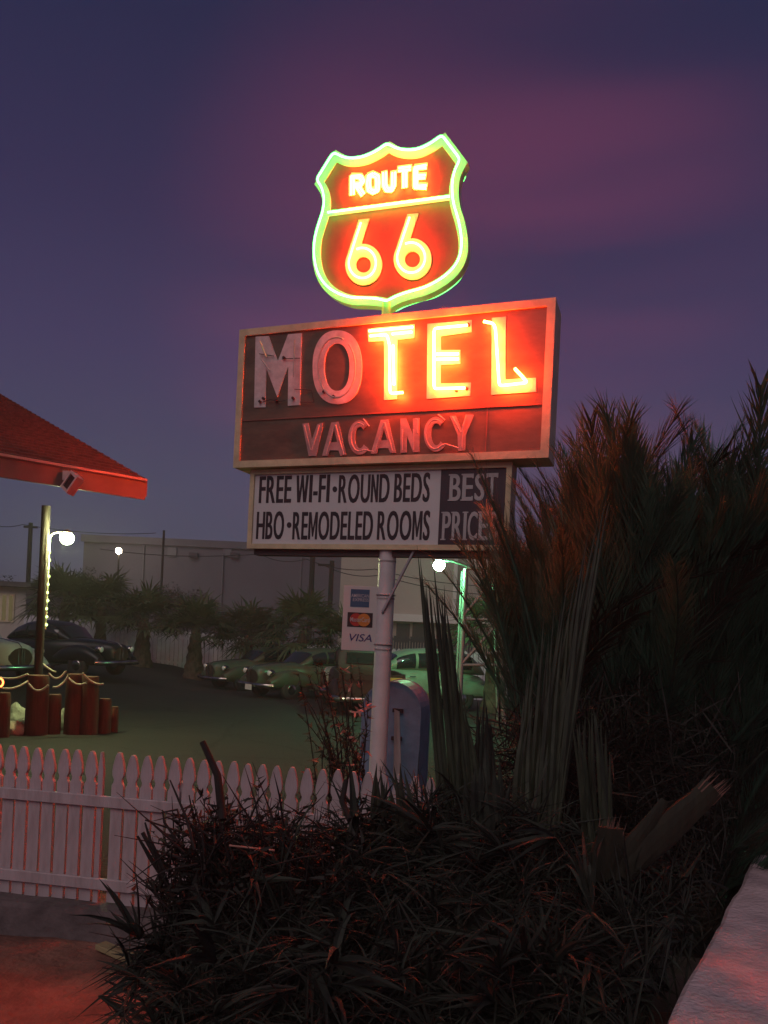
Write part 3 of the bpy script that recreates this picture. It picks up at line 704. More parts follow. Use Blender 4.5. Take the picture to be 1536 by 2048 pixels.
rope(P(106, 1374, 11.75), P(136, 1352, 11.9), .06, 'pale rope rising from the low piling to the slim piling')
rope(P(134, 1352, 11.9), P(172, 1366, 11.9), .07, 'pale rope swagged across the front of the slim and wide pilings')
rope(P(165, 1346, 12.0), P(207, 1368, 12.2), .06, 'thin rope at the right from the wide piling to the small one')
def stone(px, py, d, s, label, seed):
    g = P(px, py, d); b = MB(); bm = bmesh.new(); bmesh.ops.create_icosphere(bm, subdivisions=3, radius=1)
    vs_ = []
    for v in bm.verts:
        k = 1 + .35 * noise.noise(v.co * 1.3 + Vector((seed, 0, 0))); vs_.append(Vector((v.co.x * s[0] * k, v.co.y * s[1] * k, v.co.z * s[2] * k)))
    b.add(vs_, [[v.index for v in f.verts] for f in bm.faces], False); bm.free()
    o = b.build('boulder', M_STONE, None, (g.x, g.y, gz(g.x, g.y) + s[2] * .55)); tag(o, label, 'boulder', 'pale boulders among the pilings')
stone(33, 1400, 12.7, (.20, .16, .24), 'tall pale boulder between the short left piling and the lamp post piling', 1)
stone(48, 1420, 12.45, (.13, .12, .12), 'squat pale boulder beside the foot of the lamp post piling', 4)
stone(28, 1440, 11.75, (.16, .12, .13), 'low pale boulder nearest the left edge', 8)
stone(125, 1430, 12.6, (.08, .08, .22), 'narrow white stone standing between the two groups of pilings', 11)
# lamp post
lp0 = G(74, 12.25); lamp = empty('street_lamp', lp0); tag(lamp, 'lit street lamp on a timber post wound with string lights', 'street lamp')
topz = P(97, 1012, 12.25); b = MB(); rs = []
tx = topz.x - lp0.x - .14
b.tube([(0, 0, 0), (0, 0, topz.z - lp0.z)], .066, 12); b.build('post', M_POST, lamp)
gx = .07
b = MB(); b0 = P(103, 1120, 12.2) - lp0; b1 = P(100, 1075, 12.2) - lp0; hd = P(134, 1075, 12.2) - lp0
arm = [(.10, -.05, b0.z - 1.1)] + [(.10, -.05, b0.z)] + [(.10 + .13 * (1 - math.cos(R(t))) , -.05, b1.z - .02 + .11 * math.sin(R(t))) for t in range(0, 91, 15)] + [(hd.x, -.05, b1.z + .07)]
b.tube(arm, .016, 8); b.build('arm', mat('lamp_arm_white', (.62, .66, .45), .4, .1, 6), lamp)
b = MB(); b.lathe([(.02, .13), (.05, .115), (.075, .085), (.075, .07)], (hd.x, -.05, hd.z), 16); b.build('lamp_hood', M_STEEL, lamp)
b = MB(); b.lathe([(.001, -.11), (.05, -.098), (.088, -.06), (.102, -.008), (.092, .038), (.05, .066)], (hd.x, -.05, hd.z), 18); b.build('bulb', emit('lamp_glow', (.90, 1.0, .46), 800), lamp)
b = MB(); strand = []
z = b1.z - .02
for k in range(10):
    zq = b0.z + .12 - k * .128
    b.lathe([(.001, -.022), (.018, -.012), (.02, .01), (.008, .024)], (.125 + .008 * math.sin(k * 2.4), -.075, zq), 8)
b.build('string_light', emit('string_glow', (.72, .9, .30), 3.0), lamp)


# ------------------------------------------------------------------ lattice tower with the green lamp
TD = 17.5; tb = G(952, TD)
tower = empty('lattice_tower', tb); tag(tower, 'pale steel lattice tower lit green behind the palm', 'tower')
def TP(px, py, dy=0): q = P(px, py, TD + dy) - tb; return q
legs = [[(918, 1420), (932, 1137)], [(1010, 1420), (996, 1137)]]
for (a, c) in legs:
    for dy in (0, 1.0):
        b = MB(); b.tube([(*TP(*a).xy, 0), TP(*c)] if dy == 0 else [(TP(*a).x, dy, 0), (TP(*c).x, dy - .15, TP(*c).z)], .06 if dy == 0 else .03, 4); b.build('leg', M_STEEL, tower)
b = MB(); prev = TP(932, 1140)
for q in ((962, 1182), (990, 1160)): b.tube([prev, TP(*q)], .035, 4); prev = TP(*q)
for a, c in (((926, 1232), (962, 1190)), ((926, 1232), (992, 1150)), ((924, 1238), (965, 1310)), ((924, 1238), (1000, 1240)), ((965, 1310), (1005, 1300)), ((932, 1137), (996, 1137)), ((921, 1330), (1008, 1330)), ((921, 1330), (1002, 1240))):
    b.tube([TP(*a), TP(*c)], .035, 4)
b.build('brace', M_STEEL, tower)
b = MB(); b.tube([TP(935, 1132), TP(905, 1122), TP(884, 1121)], .03, 6); b.build('lamp_arm', mat('dark_arm', (.06, .07, .06), .5, .2, 5), tower)
lq = TP(878, 1131, -.0)
b = MB(); b.lathe([(.03, .17), (.07, .15), (.09, .12), (.085, .11)], (lq.x, 0, lq.z), 14); b.build('lamp_hood', M_STEEL, tower)
b = MB(); b.lathe([(.001, -.13), (.07, -.11), (.115, -.06), (.132, .005), (.11, .07), (.06, .115)], (lq.x, 0, lq.z), 18); b.build('bulb', emit('green_lamp_glow', (.22, 1.0, .42), 540), tower)

# ------------------------------------------------------------------ vintage cars
def sup(w_, z0, z1, x, e=2.6, n=24):
    zm, h = (z0 + z1) / 2, (z1 - z0) / 2; r_ = []
    for k in range(n):
        a = 2 * math.pi * (k + .5) / n; ca, sa = math.cos(a), math.sin(a)
        r_.append(Vector((x, w_ * math.copysign(abs(ca) ** (2 / e), ca), zm + h * math.copysign(abs(sa) ** (2 / e), sa))))
    return r_
def loft_eval(secs, x):
    for a, c in zip(secs, secs[1:]):
        if (a[0] - x) * (c[0] - x) <= 0:
            t = (x - a[0]) / (c[0] - a[0]); return [p + (q - p) * t for p, q in zip(a[1:], c[1:])]
    return secs[-1][1:]
BODY = [(2.32, .26, .48, .92), (2.25, .36, .44, 1.02), (1.9, .42, .38, 1.08), (1.4, .50, .36, 1.12), (.95, .64, .34, 1.15), (.62, .82, .32, 1.14), (0, .85, .30, 1.13), (-.9, .84, .30, 1.11), (-1.6, .76, .32, 1.06), (-2.1, .62, .38, .96), (-2.38, .44, .44, .80), (-2.44, .3, .48, .7)]
CABIN = [(.86, .50, .98, 1.12), (.62, .60, .98, 1.30), (.32, .66, .98, 1.53), (.0, .685, .98, 1.63), (-.5, .69, .98, 1.66), (-1.0, .655, .98, 1.60), (-1.4, .58, .98, 1.45), (-1.8, .46, .98, 1.20), (-1.98, .36, .98, 1.08)]
WAGON = [(.86, .50, .98, 1.12), (.62, .60, .98, 1.30), (.32, .66, .98, 1.53), (.0, .69, .98, 1.64), (-.6, .70, .98, 1.69), (-1.3, .70, .98, 1.68), (-1.75, .66, .98, 1.58), (-2.05, .58, .98, 1.34), (-2.22, .48, .98, 1.08)]
PICK = [(.86, .50, .98, 1.12), (.62, .62, .98, 1.32), (.38, .70, .98, 1.58), (.05, .72, .98, 1.70), (-.35, .72, .98, 1.70), (-.52, .69, .98, 1.62), (-.56, .66, .98, 1.1)]
def patch(secs, x0, x1, lo, hi, side, m, parent, name='window', off=.012, nx_=8):
    """glass patch on the cabin side between heights lo..hi (fractions of the cabin height)"""
    b = MB(); rows = []
    for i in range(nx_ + 1):
        x = x0 + (x1 - x0) * i / nx_; w_, z0, z1 = loft_eval(secs, x); zm, h = (z0 + z1) / 2, (z1 - z0) / 2; rw = []
        for k in range(6):
            f = lo + (hi - lo) * k / 5; z = z0 + (z1 - z0) * f; s_ = min(.999, abs((z - zm) / h)); y = w_ * (1 - s_ ** 2.6) ** (1 / 2.6)
            rw.append(Vector((x, side * (y + off), z)))
        rows.append(rw)
    b.rings(rows, cap=False, close=False); b.build(name, m, parent)
def screen(secs, xa, xb, fw, m, parent, name='windscreen'):
    b = MB(); rows = []
    for i in range(7):
        x = xa + (xb - xa) * i / 6; w_, z0, z1 = loft_eval(secs, x); rows.append([Vector((x + (.02 if xa > 0 else -.02), w_ * fw * t, z1 + .012 - .05 * abs(t) ** 2.5)) for t in (-1, -.75, -.4, 0, .4, .75, 1)])
    b.rings(rows, cap=False, close=False); b.build(name, m, parent)
def car(loc, yaw, paint, label, cat='car', cabin=CABIN, body=BODY, grille=True, plate=None, bed=False, scale=1.0, roofc=None):
    root = empty('vintage_pickup' if bed else 'vintage_car', loc, yaw); root.scale = (scale,) * 3
    tag(root, label, cat, 'vintage cars parked in the lot')
    b = MB(); b.rings([sup(w_, a, c, x, 3.6) for x, w_, a, c in (body if not bed else [s_ for s_ in body if s_[0] > -.5] + [(-.6, .8, .30, 1.1)])]); b.build('body', paint, root)
    if bed:
        b = MB(); b.box((-2.35, -.78, .42), (-.62, -.70, 1.08)); b.box((-2.35, .70, .42), (-.62, .78, 1.08)); b.box((-2.35, -.70, .42), (-.62, .70, .52)); b.box((-.70, -.7, .52), (-.64, .7, 1.08)); b.build('truck_bed', paint, root)
        b = MB(); b.box((-2.42, -.70, .5), (-2.36, .70, 1.06)); b.box((-2.435, -.6, .92), (-2.415, .6, .95)); b.build('tailgate', paint, root)
    b = MB(); b.rings([sup(w_, a, c, x) for x, w_, a, c in cabin]); b.build('roof', roofc or paint, root)
    hi, lo = .84, .26
    for s_ in (-1, 1):
        spans = [(.42, -.12), (-.20, -.74), (-.82, -1.35)] if cabin is not PICK else [(.42, -.30)]
        if cabin is WAGON: spans = [(.42, -.10), (-.18, -.78), (-.86, -1.75)]
        for a, c in spans: patch(cabin, a, c, lo, hi, s_, M_GLASS, root)
    screen(cabin, .80, .36, .80, M_GLASS, root)
    if cabin is CABIN: screen(cabin, -1.40, -1.74, .66, M_GLASS, root, 'rear_window')
    if cabin is WAGON: screen(cabin, -1.85, -2.12, .66, M_GLASS, root, 'rear_window')
    if cabin is PICK:
        b = MB(); b.box((-.585, -.46, 1.22), (-.57, .46, 1.50)); b.build('rear_window', M_GLASS, root)
    for s_ in (-1, 1):
        for x in (1.42, -1.42):
            b = MB(); rr_ = []
            L = ((.78, -.95) if x > 0 else (.85, -.85))
            for t in [k / 10 for k in range(11)]:
                q = L[0] + (L[1] - L[0]) * t; e = math.sin(math.pi * (.06 + .88 * t)) ** .55
                top = .42 + .54 * e if x > 0 else .42 + .48 * e
                rr_.append([p + Vector((0, s_ * .70, 0)) for p in sup(.225 * (.55 + .45 * e), .40 - .04 * e, top, x + q, 2.3, 14)])
            b.rings(rr_); b.build('fender', paint, root)
            b = MB(); b.lathe([(.20, -.09), (.33, -.09), (.35, -.05), (.35, .05), (.33, .09), (.20, .09)], (x, s_ * .80, .35), 20, 'Y'); wh = b.build('wheel', M_RUBBER, root)
            b = MB(); b.lathe([(.001, -.105), (.10, -.10), (.19, -.085), (.20, .085), (.10, .10), (.001, .105)], (x, s_ * .80, .35), 16, 'Y'); b.build('hubcap', M_CHROME, wh)
        b = MB(); b.lathe([(.001, .07), (.06, .055), (.10, .02), (.108, -.02), (.10, -.10), (.05, -.18)], (2.12, s_ * .66, .86), 16, 'X'); hl = b.build('headlight', M_CHROME, root)
        b = MB(); b.lathe([(.001, .085), (.05, .075), (.085, .045)], (2.12, s_ * .66, .86), 14, 'X'); b.build('lens', mat('headlight_glass', (.7, .72, .68), .1, .05, 4), hl)
        b = MB(); b.lathe([(.001, -.04), (.04, -.03), (.05, .0), (.04, .03)], (-2.3, s_ * .62, .82), 10, 'X'); b.build('tail_light', mat('tail_red', (.3, .02, .015), .25, .1, 5), root)
    if grille:
        b = MB(); b.rings([[Vector((x_, w2 * math.cos(R(t)), .70 + .24 * math.sin(R(t)))) for t in range(0, 360, 24)] for x_, w2 in ((2.20, .33), (2.335, .30))]); b.build('grille_opening', mat('grille_dark', (.03, .018, .012), .8, .4, 8), root)
        b = MB()
        for k in range(9):
            y = -.30 + k * .075; b.box((2.27, y - .012, .50), (2.37 - .10 * abs(y) / .3, y + .012, .92 - .14 * abs(y) / .3))
        b.box((2.255, -.34, .47), (2.35, .34, .50)); b.build('grille', M_CHROME, root)
        b = MB(); b.tube([(2.34, 0, .95), (2.2, 0, 1.055), (1.6, 0, 1.125), (.9, 0, 1.165)], .012, 6); b.build('hood_trim', M_CHROME, root)
    for sg, x in ((1, 2.46), (-1, -2.56)):
        b = MB(); b.tube([(x - sg * .30, -.92, .47), (x - sg * .06, -.70, .47), (x, -.3, .47), (x, .3, .47), (x - sg * .06, .70, .47), (x - sg * .30, .92, .47)], .07, 8, flat=.5); b.build('bumper', M_CHROME, root)
    if plate:
        x = 2.54 if plate[0] == 'front' else -2.66
        b = MB(); b.box((min(x, x + .012), plate[2] - .17, plate[3] - .085), (max(x, x + .012), plate[2] + .17, plate[3] + .085)); b.build('number_plate', plate[1], root)
    b = MB(); b.box((.55, -.9, .02 + .30), (-.62, -.855, .86)) if False else None
    for s_ in (-1, 1):
        b = MB(); b.box((-.62, s_ * .80 - .12, .30), (.62, s_ * .80 + .12, .335)); b.build('running_board', paint, root)
        b = MB(); b.tube([(.12, s_ * .862, .93), (.0, s_ * .885, .93), (-.05, s_ * .862, .93)], .012, 6); b.build('door_handle', M_CHROME, root)
    return root
M_NAVY = mat('dark_navy_paint', (.006, .008, .012), .35, .3, 3, spec=.4)
M_GRN1 = mat('faded_green_paint', (.045, .090, .052), .45, .4, 2.2, .05, col2=(.075, .050, .03))
M_GRN2 = mat('rusty_green_paint', (.055, .105, .070), .32, .35, 2.0, .05, col2=(.09, .048, .026))
M_MAROON = mat('rusty_maroon_paint', (.022, .010, .009), .6, .4, 3, .05)
M_WAG = mat('pale_green_paint', (.20, .26, .19), .35, .2, 2.0)
M_MINT = mat('mint_white_paint', (.42, .46, .42), .35, .1, 3)
M_PLW = mat('plate_white', (.7, .68, .62), .5, .1, 9); M_PLY = mat('plate_yellow', (.52, .45, .10), .5, .1, 9)
p = G(120, 23.5); p.z = .0
car(p, R(-22), M_NAVY, 'dark navy vintage sedan with its bonnet pointing right, behind the pilings', scale=.97)
p = G(-78, 19.5)
car(p, R(-30), M_MINT, 'pale mint vintage car half cut off by the left edge of the picture')
p = G(525, 27.2)
car(p, R(222), M_GRN1, 'rusty faded green sedan parked farthest back among the centre cars', roofc=M_GRN1, scale=.92)
p = G(618, 24.2)
car(p, R(224), M_GRN2, 'green vintage car with a white front plate and bright chrome headlights', plate=('front', M_PLW, .15, .40), scale=.94)
p = G(720, 20.2)
car(p, R(98), M_MAROON, 'dark maroon vintage pickup seen from behind with a yellow rear plate', 'pickup truck', PICK, bed=True, plate=('back', M_PLY, -.48, .93))
p = G(806, 21.5)
car(p, R(196), M_WAG, 'pale green vintage wagon lit by the green lamp right of the sign pole', cabin=WAGON)

# ------------------------------------------------------------------ far white fence, buildings, utility poles
def white_fence(pa, pb_, h, name_label):
    d = (pb_ - pa); L = d.xy.length; root = empty('plank_fence', pa, math.atan2(d.y, d.x)); tag(root, name_label, 'fence')
    n = int(L / .20); slope = d.z / L
    b = MB()
    for k in range(n):
        x = k * L / n; z = slope * x + random.uniform(-.02, .02); sc_ = .10 * abs(math.sin(k * .42))
        b.box((x, 0, z - .1), (x + .17, .03, z + h + .05 * random.random() * 0 + 0.0))
        b.add([(x, 0, z + h), (x + .17, 0, z + h), (x + .085, 0, z + h + .07), (x, .03, z + h), (x + .17, .03, z + h), (x + .085, .03, z + h + .07)], [(0, 1, 2), (3, 5, 4), (0, 2, 5, 3), (1, 4, 5, 2)])
    b.build('plank_panel', mat('far_white_paint', (.62, .61, .62), .6, .15, 2), root)
    b = MB()
    for z in (.35, h - .3): b.add([(0, .032, z), (L, .032, z + slope * L), (L, .07, z + slope * L), (0, .07, z), (0, .032, z + .09), (L, .032, z + .09 + slope * L), (L, .07, z + .09 + slope * L), (0, .07, z + .09)], [(0, 1, 5, 4), (2, 3, 7, 6), (4, 5, 6, 7), (0, 3, 2, 1)])
    b.build('rail', MATS['far_white_paint'], root)
white_fence(G(40, 34), G(560, 31.0), 1.70, 'tall white plank fence behind the row of palms')
white_fence(G(562, 30.8), G(1150, 25.5), 1.62, 'white plank fence lit green behind the wagon and the tower')
# buildings
def bx(name, a, b_, m, parent): b = MB(); b.box(a, b_); return b.build(name, m, parent)
wb = empty('warehouse', (0, 62, -1.0)); tag(wb, 'long low grey warehouse with a plain blank wall behind the palms', 'building')
tz = P(400, 1083, 62).z + 1.0
bx('wall', (-24.5, 0, 0), (-3.7, 14, tz), M_GREYWALL, wb); bx('parapet', (-24.7, -.18, tz - .45), (-3.7, .0 - .003, tz + .12), mat('parapet_trim', (.15, .14, .155), .8, .1, 1), wb)
for x in (-19.6, -13.2, -6.9):
    b = MB(); b.tube([(x, -.10, 0), (x, -.10, tz - .46)], .07, 8); b.build('downpipe', mat('vent_grey', (.16, .15, .165), .6, .1, 2), wb)
for px in (345, 455): q = P(px, 1098, 62); bx('wall_vent', (q.x - .35, -.12, q.z + .4), (q.x + .35, -.004, q.z + 1.1), mat('vent_grey', (.30, .28, .30), .6, .1, 2), wb)
for px in (388, 470): q = P(px, 1112, 62); bx('wall_light', (q.x - .35, -.3, q.z + .85), (q.x + .35, -.004, q.z + 1.25), mat('fixture_dark', (.06, .05, .06), .6, .2, 3), wb)
bb = empty('stucco_building', (0, 44, -.9)); tag(bb, 'tall beige stucco building with a pale corner strip, seen under the sign', 'building')
xl = P(680, 1180, 44).x; xr = P(913, 1150, 44).x; xr2 = P(1120, 1150, 44).x; zt_ = P(800, 1060, 44).z + .9
bx('wall', (xl, 0, 0), (xr, 12, zt_), M_BEIGE, bb); bx('wall', (xr + .003, .7, 0), (xr2, 12, zt_ - .3), M_BEIGE, bb)
bx('corner_strip', (xr - .16, -.05, .5), (xr + .05, -.003, zt_ - .2), mat('pale_trim', (.72, .70, .62), .6, .08, 2), bb)
bx('ledge', (xl, -.25, P(800, 1232, 44).z + .7), (xr2, -.003, P(800, 1232, 44).z + 1.02), MATS['pale_trim'], bb)
sbz = P(820, 1232, 40).z
sh = empty('low_shed', (0, 40, -.9)); tag(sh, 'low shed with a bright eave and two dark openings before the beige wall', 'building')
xa, xb = P(760, 1250, 40).x, P(925, 1250, 40).x
bx('wall', (xa, 0, 0), (xb, 3, sbz + .9 - .30), mat('shed_wall', (.40, .34, .27), .8, .15, 1.5), sh); bx('roof', (xa - .15, -.35, sbz + .9 - .297), (xb + .1, 3.2, sbz + .9), MATS['pale_trim'], sh)
for px in (806, 838): q = P(px, 1262, 40); bx('opening', (q.x - .35, -.03, q.z + .3), (q.x + .35, -.003, q.z + 1.3), mat('opening_dark', (.06, .05, .045), .6, .2, 2), sh)
bx('shutter', (P(892, 1262, 40).x - .5, -.04, 0.6), (P(892, 1262, 40).x + .55, -.003, sbz + .9 - .4), mat('brown_shutter', (.14, .085, .06), .7, .15, 2, stretch=(1, 1, 8)), sh)
fr_ = empty('dark_railing', (0, 35.5, -.85)); tag(fr_, 'dark iron railing in front of the low shed', 'fence'); b = MB()
xa, xb = P(745, 1290, 35.5).x, P(960, 1290, 35.5).x; z0_, z1_ = 0, P(800, 1272, 35.5).z + .85
for k in range(40): x = xa + (xb - xa) * k / 39; b.box((x - .05, -.02, 0), (x + .05, .02, z1_ - .05 * (k % 2)))
b.box((xa, -.03, z1_ * .55), (xb, -.021, z1_ * .62)); b.box((xa, -.03, z1_ - .2), (xb, -.021, z1_ - .12)); b.build('bars', mat('dark_iron', (.05, .045, .05), .6, .2, 3), fr_)
hb = empty('white_cabin', (P(15, 1200, 34).x, 34, 0), R(4)); tag(hb, 'small pale cabin with a lit paned window at the left edge', 'building')
q0, q1 = P(-60, 1250, 34), P(52, 1175, 34); ox = hb.location.x
bx('wall', (q0.x - ox, 0, 0), (q1.x - ox, 5, q1.z), mat('cabin_wall', (.50, .46, .40), .8, .1, 1.5), hb); bx('roof', (q0.x - ox - .2, -.4, q1.z + .003), (q1.x - ox + .35, 5.2, q1.z + .22), mat('cabin_roof', (.10, .09, .09), .8, .2, 2), hb)
qa, qb = P(-12, 1243, 34), P(30, 1188, 34)
wn = bx('window', (qa.x - ox, -.05, qa.z), (qb.x - ox, -.003, qb.z), mat('window_trim', (.66, .58, .40), .6, .1, 2), hb)
for k in range(3): ww = (qb.x - qa.x) / 3; bx('pane', (qa.x - ox + k * ww + .06, -.06, qa.z + .07), (qa.x - ox + (k + 1) * ww - .06, -.052, qb.z - .07), emit('warm_window', (1.0, .78, .38), .085), wn)
# far lamp on the hill side
fl2 = empty('yard_lamp', G(224, 58)); q = P(224, 1101, 58) - fl2.location; tag(fl2, 'small warm white yard lamp shining far off above the trees', 'street lamp')
b = MB(); b.tube([(0, 0, -.5), (0, 0, q.z)], .07, 8); b.build('post', M_POST, fl2)
b = MB(); b.lathe([(.001, -.26), (.18, -.16), (.22, 0), (.16, .16), (.001, .22)], (0, -.1, q.z), 14); b.build('bulb', emit('warm_lamp_glow', (1.0, .84, .62), 80), fl2)
# red marker lamp by the pilings at the very left
ml = empty('marker_lamp', G(-3, 11.0)); q = P(-1, 1365, 11.0) - ml.location; tag(ml, 'small glowing orange marker lamp cut by the left edge', 'lamp')
b = MB(); b.tube([(0, 0, -.02), (0, 0, q.z)], .02, 8); b.build('post', M_POST, ml)
b = MB(); b.tube([(.055 * math.cos(R(t)), 0, q.z + .06 * math.sin(R(t))) for t in range(0, 360, 20)], .013, 8, closed=True); b.build('glowing_ring', emit('orange_ring', (1, .2, .05), 5), ml)
# utility poles and lines
def upole(px, pytop, d, r_, label, arm=None):
    g = G(px, d); t = P(px, pytop, d); root = empty('utility_pole', (g.x, g.y, g.z - .5)); tag(root, label, 'utility pole', 'utility poles behind the lot')
    b = MB(); b.tube([(0, 0, 0), (0, 0, t.z - g.z + .5)], [r_ * 1.2, r_], 10); b.build('shaft', M_POST, root)
    if arm:
        b = MB(); z = t.z - g.z + .5 - .25; b.box((arm[0], -.06, z - .06), (arm[1], .06, z + .06)); b.build('crossarm', M_POST, root)
    return t
u1 = upole(612, 1040, 40, .13, 'dark utility pole hidden at its top by the white sign panel')
u2 = upole(651, 1121, 42, .13, 'dark utility pole with a small side lamp left of the card sign', (-.75, .15))
u3 = upole(45, 1045, 46, .12, 'thin utility pole rising over the pale cabin', (-.4, .4))
u4 = upole(312, 1060, 55, .08, 'very thin pole above the warehouse roof')
def wire(pts, label, sag=.25):
    b = MB()
    for a, c in zip(pts, pts[1:]):
        b.tube([a.lerp(c, t / 10) - Vector((0, 0, sag * 4 * (t / 10) * (1 - t / 10))) for t in range(11)], .022, 5)
    o = b.build('overhead_wire', mat('black_cable', (.02, .02, .022), .6, .2, 5)); tag(o, label, 'wire', 'overhead wires behind the sign')
wire([P(200, 1098, 46), P(520, 1108, 41), P(612, 1118, 40)], 'overhead wire sagging across the warehouse front')
wire([P(612, 1118, 40), P(750, 1138, 42), P(1000, 1172, 44)], 'overhead wire crossing the beige wall, upper of two')
wire([P(651, 1132, 42), P(760, 1150, 42), P(1000, 1190, 44)], 'overhead wire crossing the beige wall, lower of two')
wire([P(-40, 1040, 46), P(45, 1049, 46), P(312, 1066, 55)], 'overhead wire running from the thin pole at the left')

# ------------------------------------------------------------------ trees and palms of the background
def fan_leaf(b, root, d, L, rng, n=13):
    """one fan palm leaf: petiole then a folded fan"""
    d = d.normalized(); side = d.cross(Vector((0, 0, 1))); side = side.normalized() if side.length > .05 else Vector((1, 0, 0)); up = side.cross(d)
    c = root + d * L * .5 - Vector((0, 0, .06 * L)); b.blade(root, c, .018, up, seg=1)
    for k in range(n):
        a = R(-105 + 210 * k / (n - 1) + rng.uniform(-5, 5)); dd = d * math.cos(a) + side * math.sin(a)
        ll = L * .5 * (.7 + .3 * math.cos(a)) * rng.uniform(.85, 1.1)
        b.blade(c, c + dd * ll + up * .03, .026 * L, up, bend=(0, 0, -ll * rng.uniform(.15, .55)), seg=2)
def palm(px, d, hh, spread, label, seed, nf=64, fat=.34, mleaf=None):
    hh += .45; spread *= 1.15
    rng = random.Random(seed); g = G(px, d); root = empty('fan_palm', (g.x, g.y, g.z - .05), rng.uniform(0, 6)); tag(root, label, 'palm tree', 'small fan palms along the white fence')
    b = MB(); rs = []
    for k in range(12):
        t = k / 11; r_ = fat * (1 - .62 * t ** .8) * (1.06 if k % 2 else .95)
        rs.append([Vector((r_ * math.cos(2 * math.pi * j / 14) * (1 + .1 * rng.uniform(-1, 1)), r_ * math.sin(2 * math.pi * j / 14) * (1 + .1 * rng.uniform(-1, 1)), hh * t)) for j in range(14)])
    b.rings(rs, sm=False); b.build('trunk', M_BARK, root)
    b = MB()
    for k in range(nf):
        el = R(rng.uniform(-14, 78)); az = k * 2.39996 + rng.uniform(-.2, .2)
        fan_leaf(b, Vector((0, 0, hh - .05 + rng.uniform(-.1, .1))), Vector((math.cos(az) * math.cos(el), math.sin(az) * math.cos(el), math.sin(el))), spread * rng.uniform(.75, 1.1), rng)
    b.build('crown', mleaf or M_FAN, root)
palm(120, 30.5, 1.9, 1.9, 'fan palm behind the dark navy sedan', 1)
palm(195, 30.5, 1.8, 1.8, 'fan palm over the bonnet end of the dark navy sedan', 7)
palm(280, 29.6, 1.45, 1.75, 'fan palm with a fat tapering trunk, left of the two clear trunks', 2, fat=.42)
palm(385, 28.6, 1.45, 1.75, 'fan palm with a fat tapering trunk, right of the two clear trunks', 3, fat=.42)
palm(492, 29.8, 1.5, 1.8, 'fan palm rising behind the rusty green sedan', 4)
palm(600, 27.0, 1.75, 1.75, 'fan palm lit green behind the car with the white plate', 5)
palm(688, 25.5, 1.5, 1.5, 'fan palm lit green behind the maroon pickup', 6)
palm(985, 21.0, 1.9, 1.5, 'fan palm lit bright green at the foot of the lattice tower', 8)
def leaf_tree(px, d, h, cr_, nleaf, label, seed, trunk=.12, base=.35, m=None):
    rng = random.Random(seed); g = G(px, d); root = empty('leafy_tree', (g.x, g.y, g.z - .1)); tag(root, label, 'tree', 'leafy trees behind the white fence')
    b = MB(); b.tube([(0, 0, 0), (.05, 0, h * base), (.1, .05, h * .7)], [trunk, trunk * .7, trunk * .3], 8); cl = []
    for k in range(9):
        a = k * 2.4; e = Vector((math.cos(a) * cr_ * rng.uniform(.3, .85), math.sin(a) * cr_ * rng.uniform(.3, .85), h * rng.uniform(base + .12, .96)))
        b.tube([(.05, 0, h * rng.uniform(base * .8, .6)), e * .6 + Vector((0, 0, h * .25)) * .6, e], [trunk * .5, trunk * .3, trunk * .1], 5); cl.append((e, cr_ * rng.uniform(.28, .5)))
    b.build('trunk', M_TWIG, root); b = MB()
    for k in range(nleaf):
        c, r_ = rng.choice(cl); v = Vector((rng.gauss(0, 1), rng.gauss(0, 1), rng.gauss(0, .8))); v = v.normalized() * r_ * rng.random() ** .45
        q = c + v; dd = Vector((rng.gauss(0, 1), rng.gauss(0, 1), rng.gauss(-.2, .7))).normalized(); l = rng.uniform(.12, .24)
        b.blade(q, q + dd * l, l * .3, (rng.gauss(0, 1), rng.gauss(0, 1), 1), seg=1)
    b.build('crown', m or M_TREE, root)
leaf_tree(105, 42, 3.9, 2.3, 3600, 'dark leafy tree behind the lamp post', 21)
leaf_tree(180, 40, 3.4, 2.0, 3000, 'dark leafy tree between the lamp post and the far yard lamp', 22)
leaf_tree(262, 44, 3.6, 2.2, 3200, 'sprawling dark tree under the far yard lamp', 23)
leaf_tree(365, 42, 3.3, 1.7, 3200, 'rounded reddish dark tree before the warehouse wall', 24, m=mat('reddish_leaf', (.060, .040, .034), .6, .4, 2))
leaf_tree(515, 40, 2.9, 1.7, 2600, 'dark leafy tree with thin top shoots behind the centre cars', 25)
leaf_tree(20, 45, 3.4, 2.0, 2600, 'dark leafy tree behind the pale cabin', 26)
leaf_tree(445, 38, 2.0, 1.6, 2200, 'low dark leafy tree between the rounded tree and the centre cars', 27)

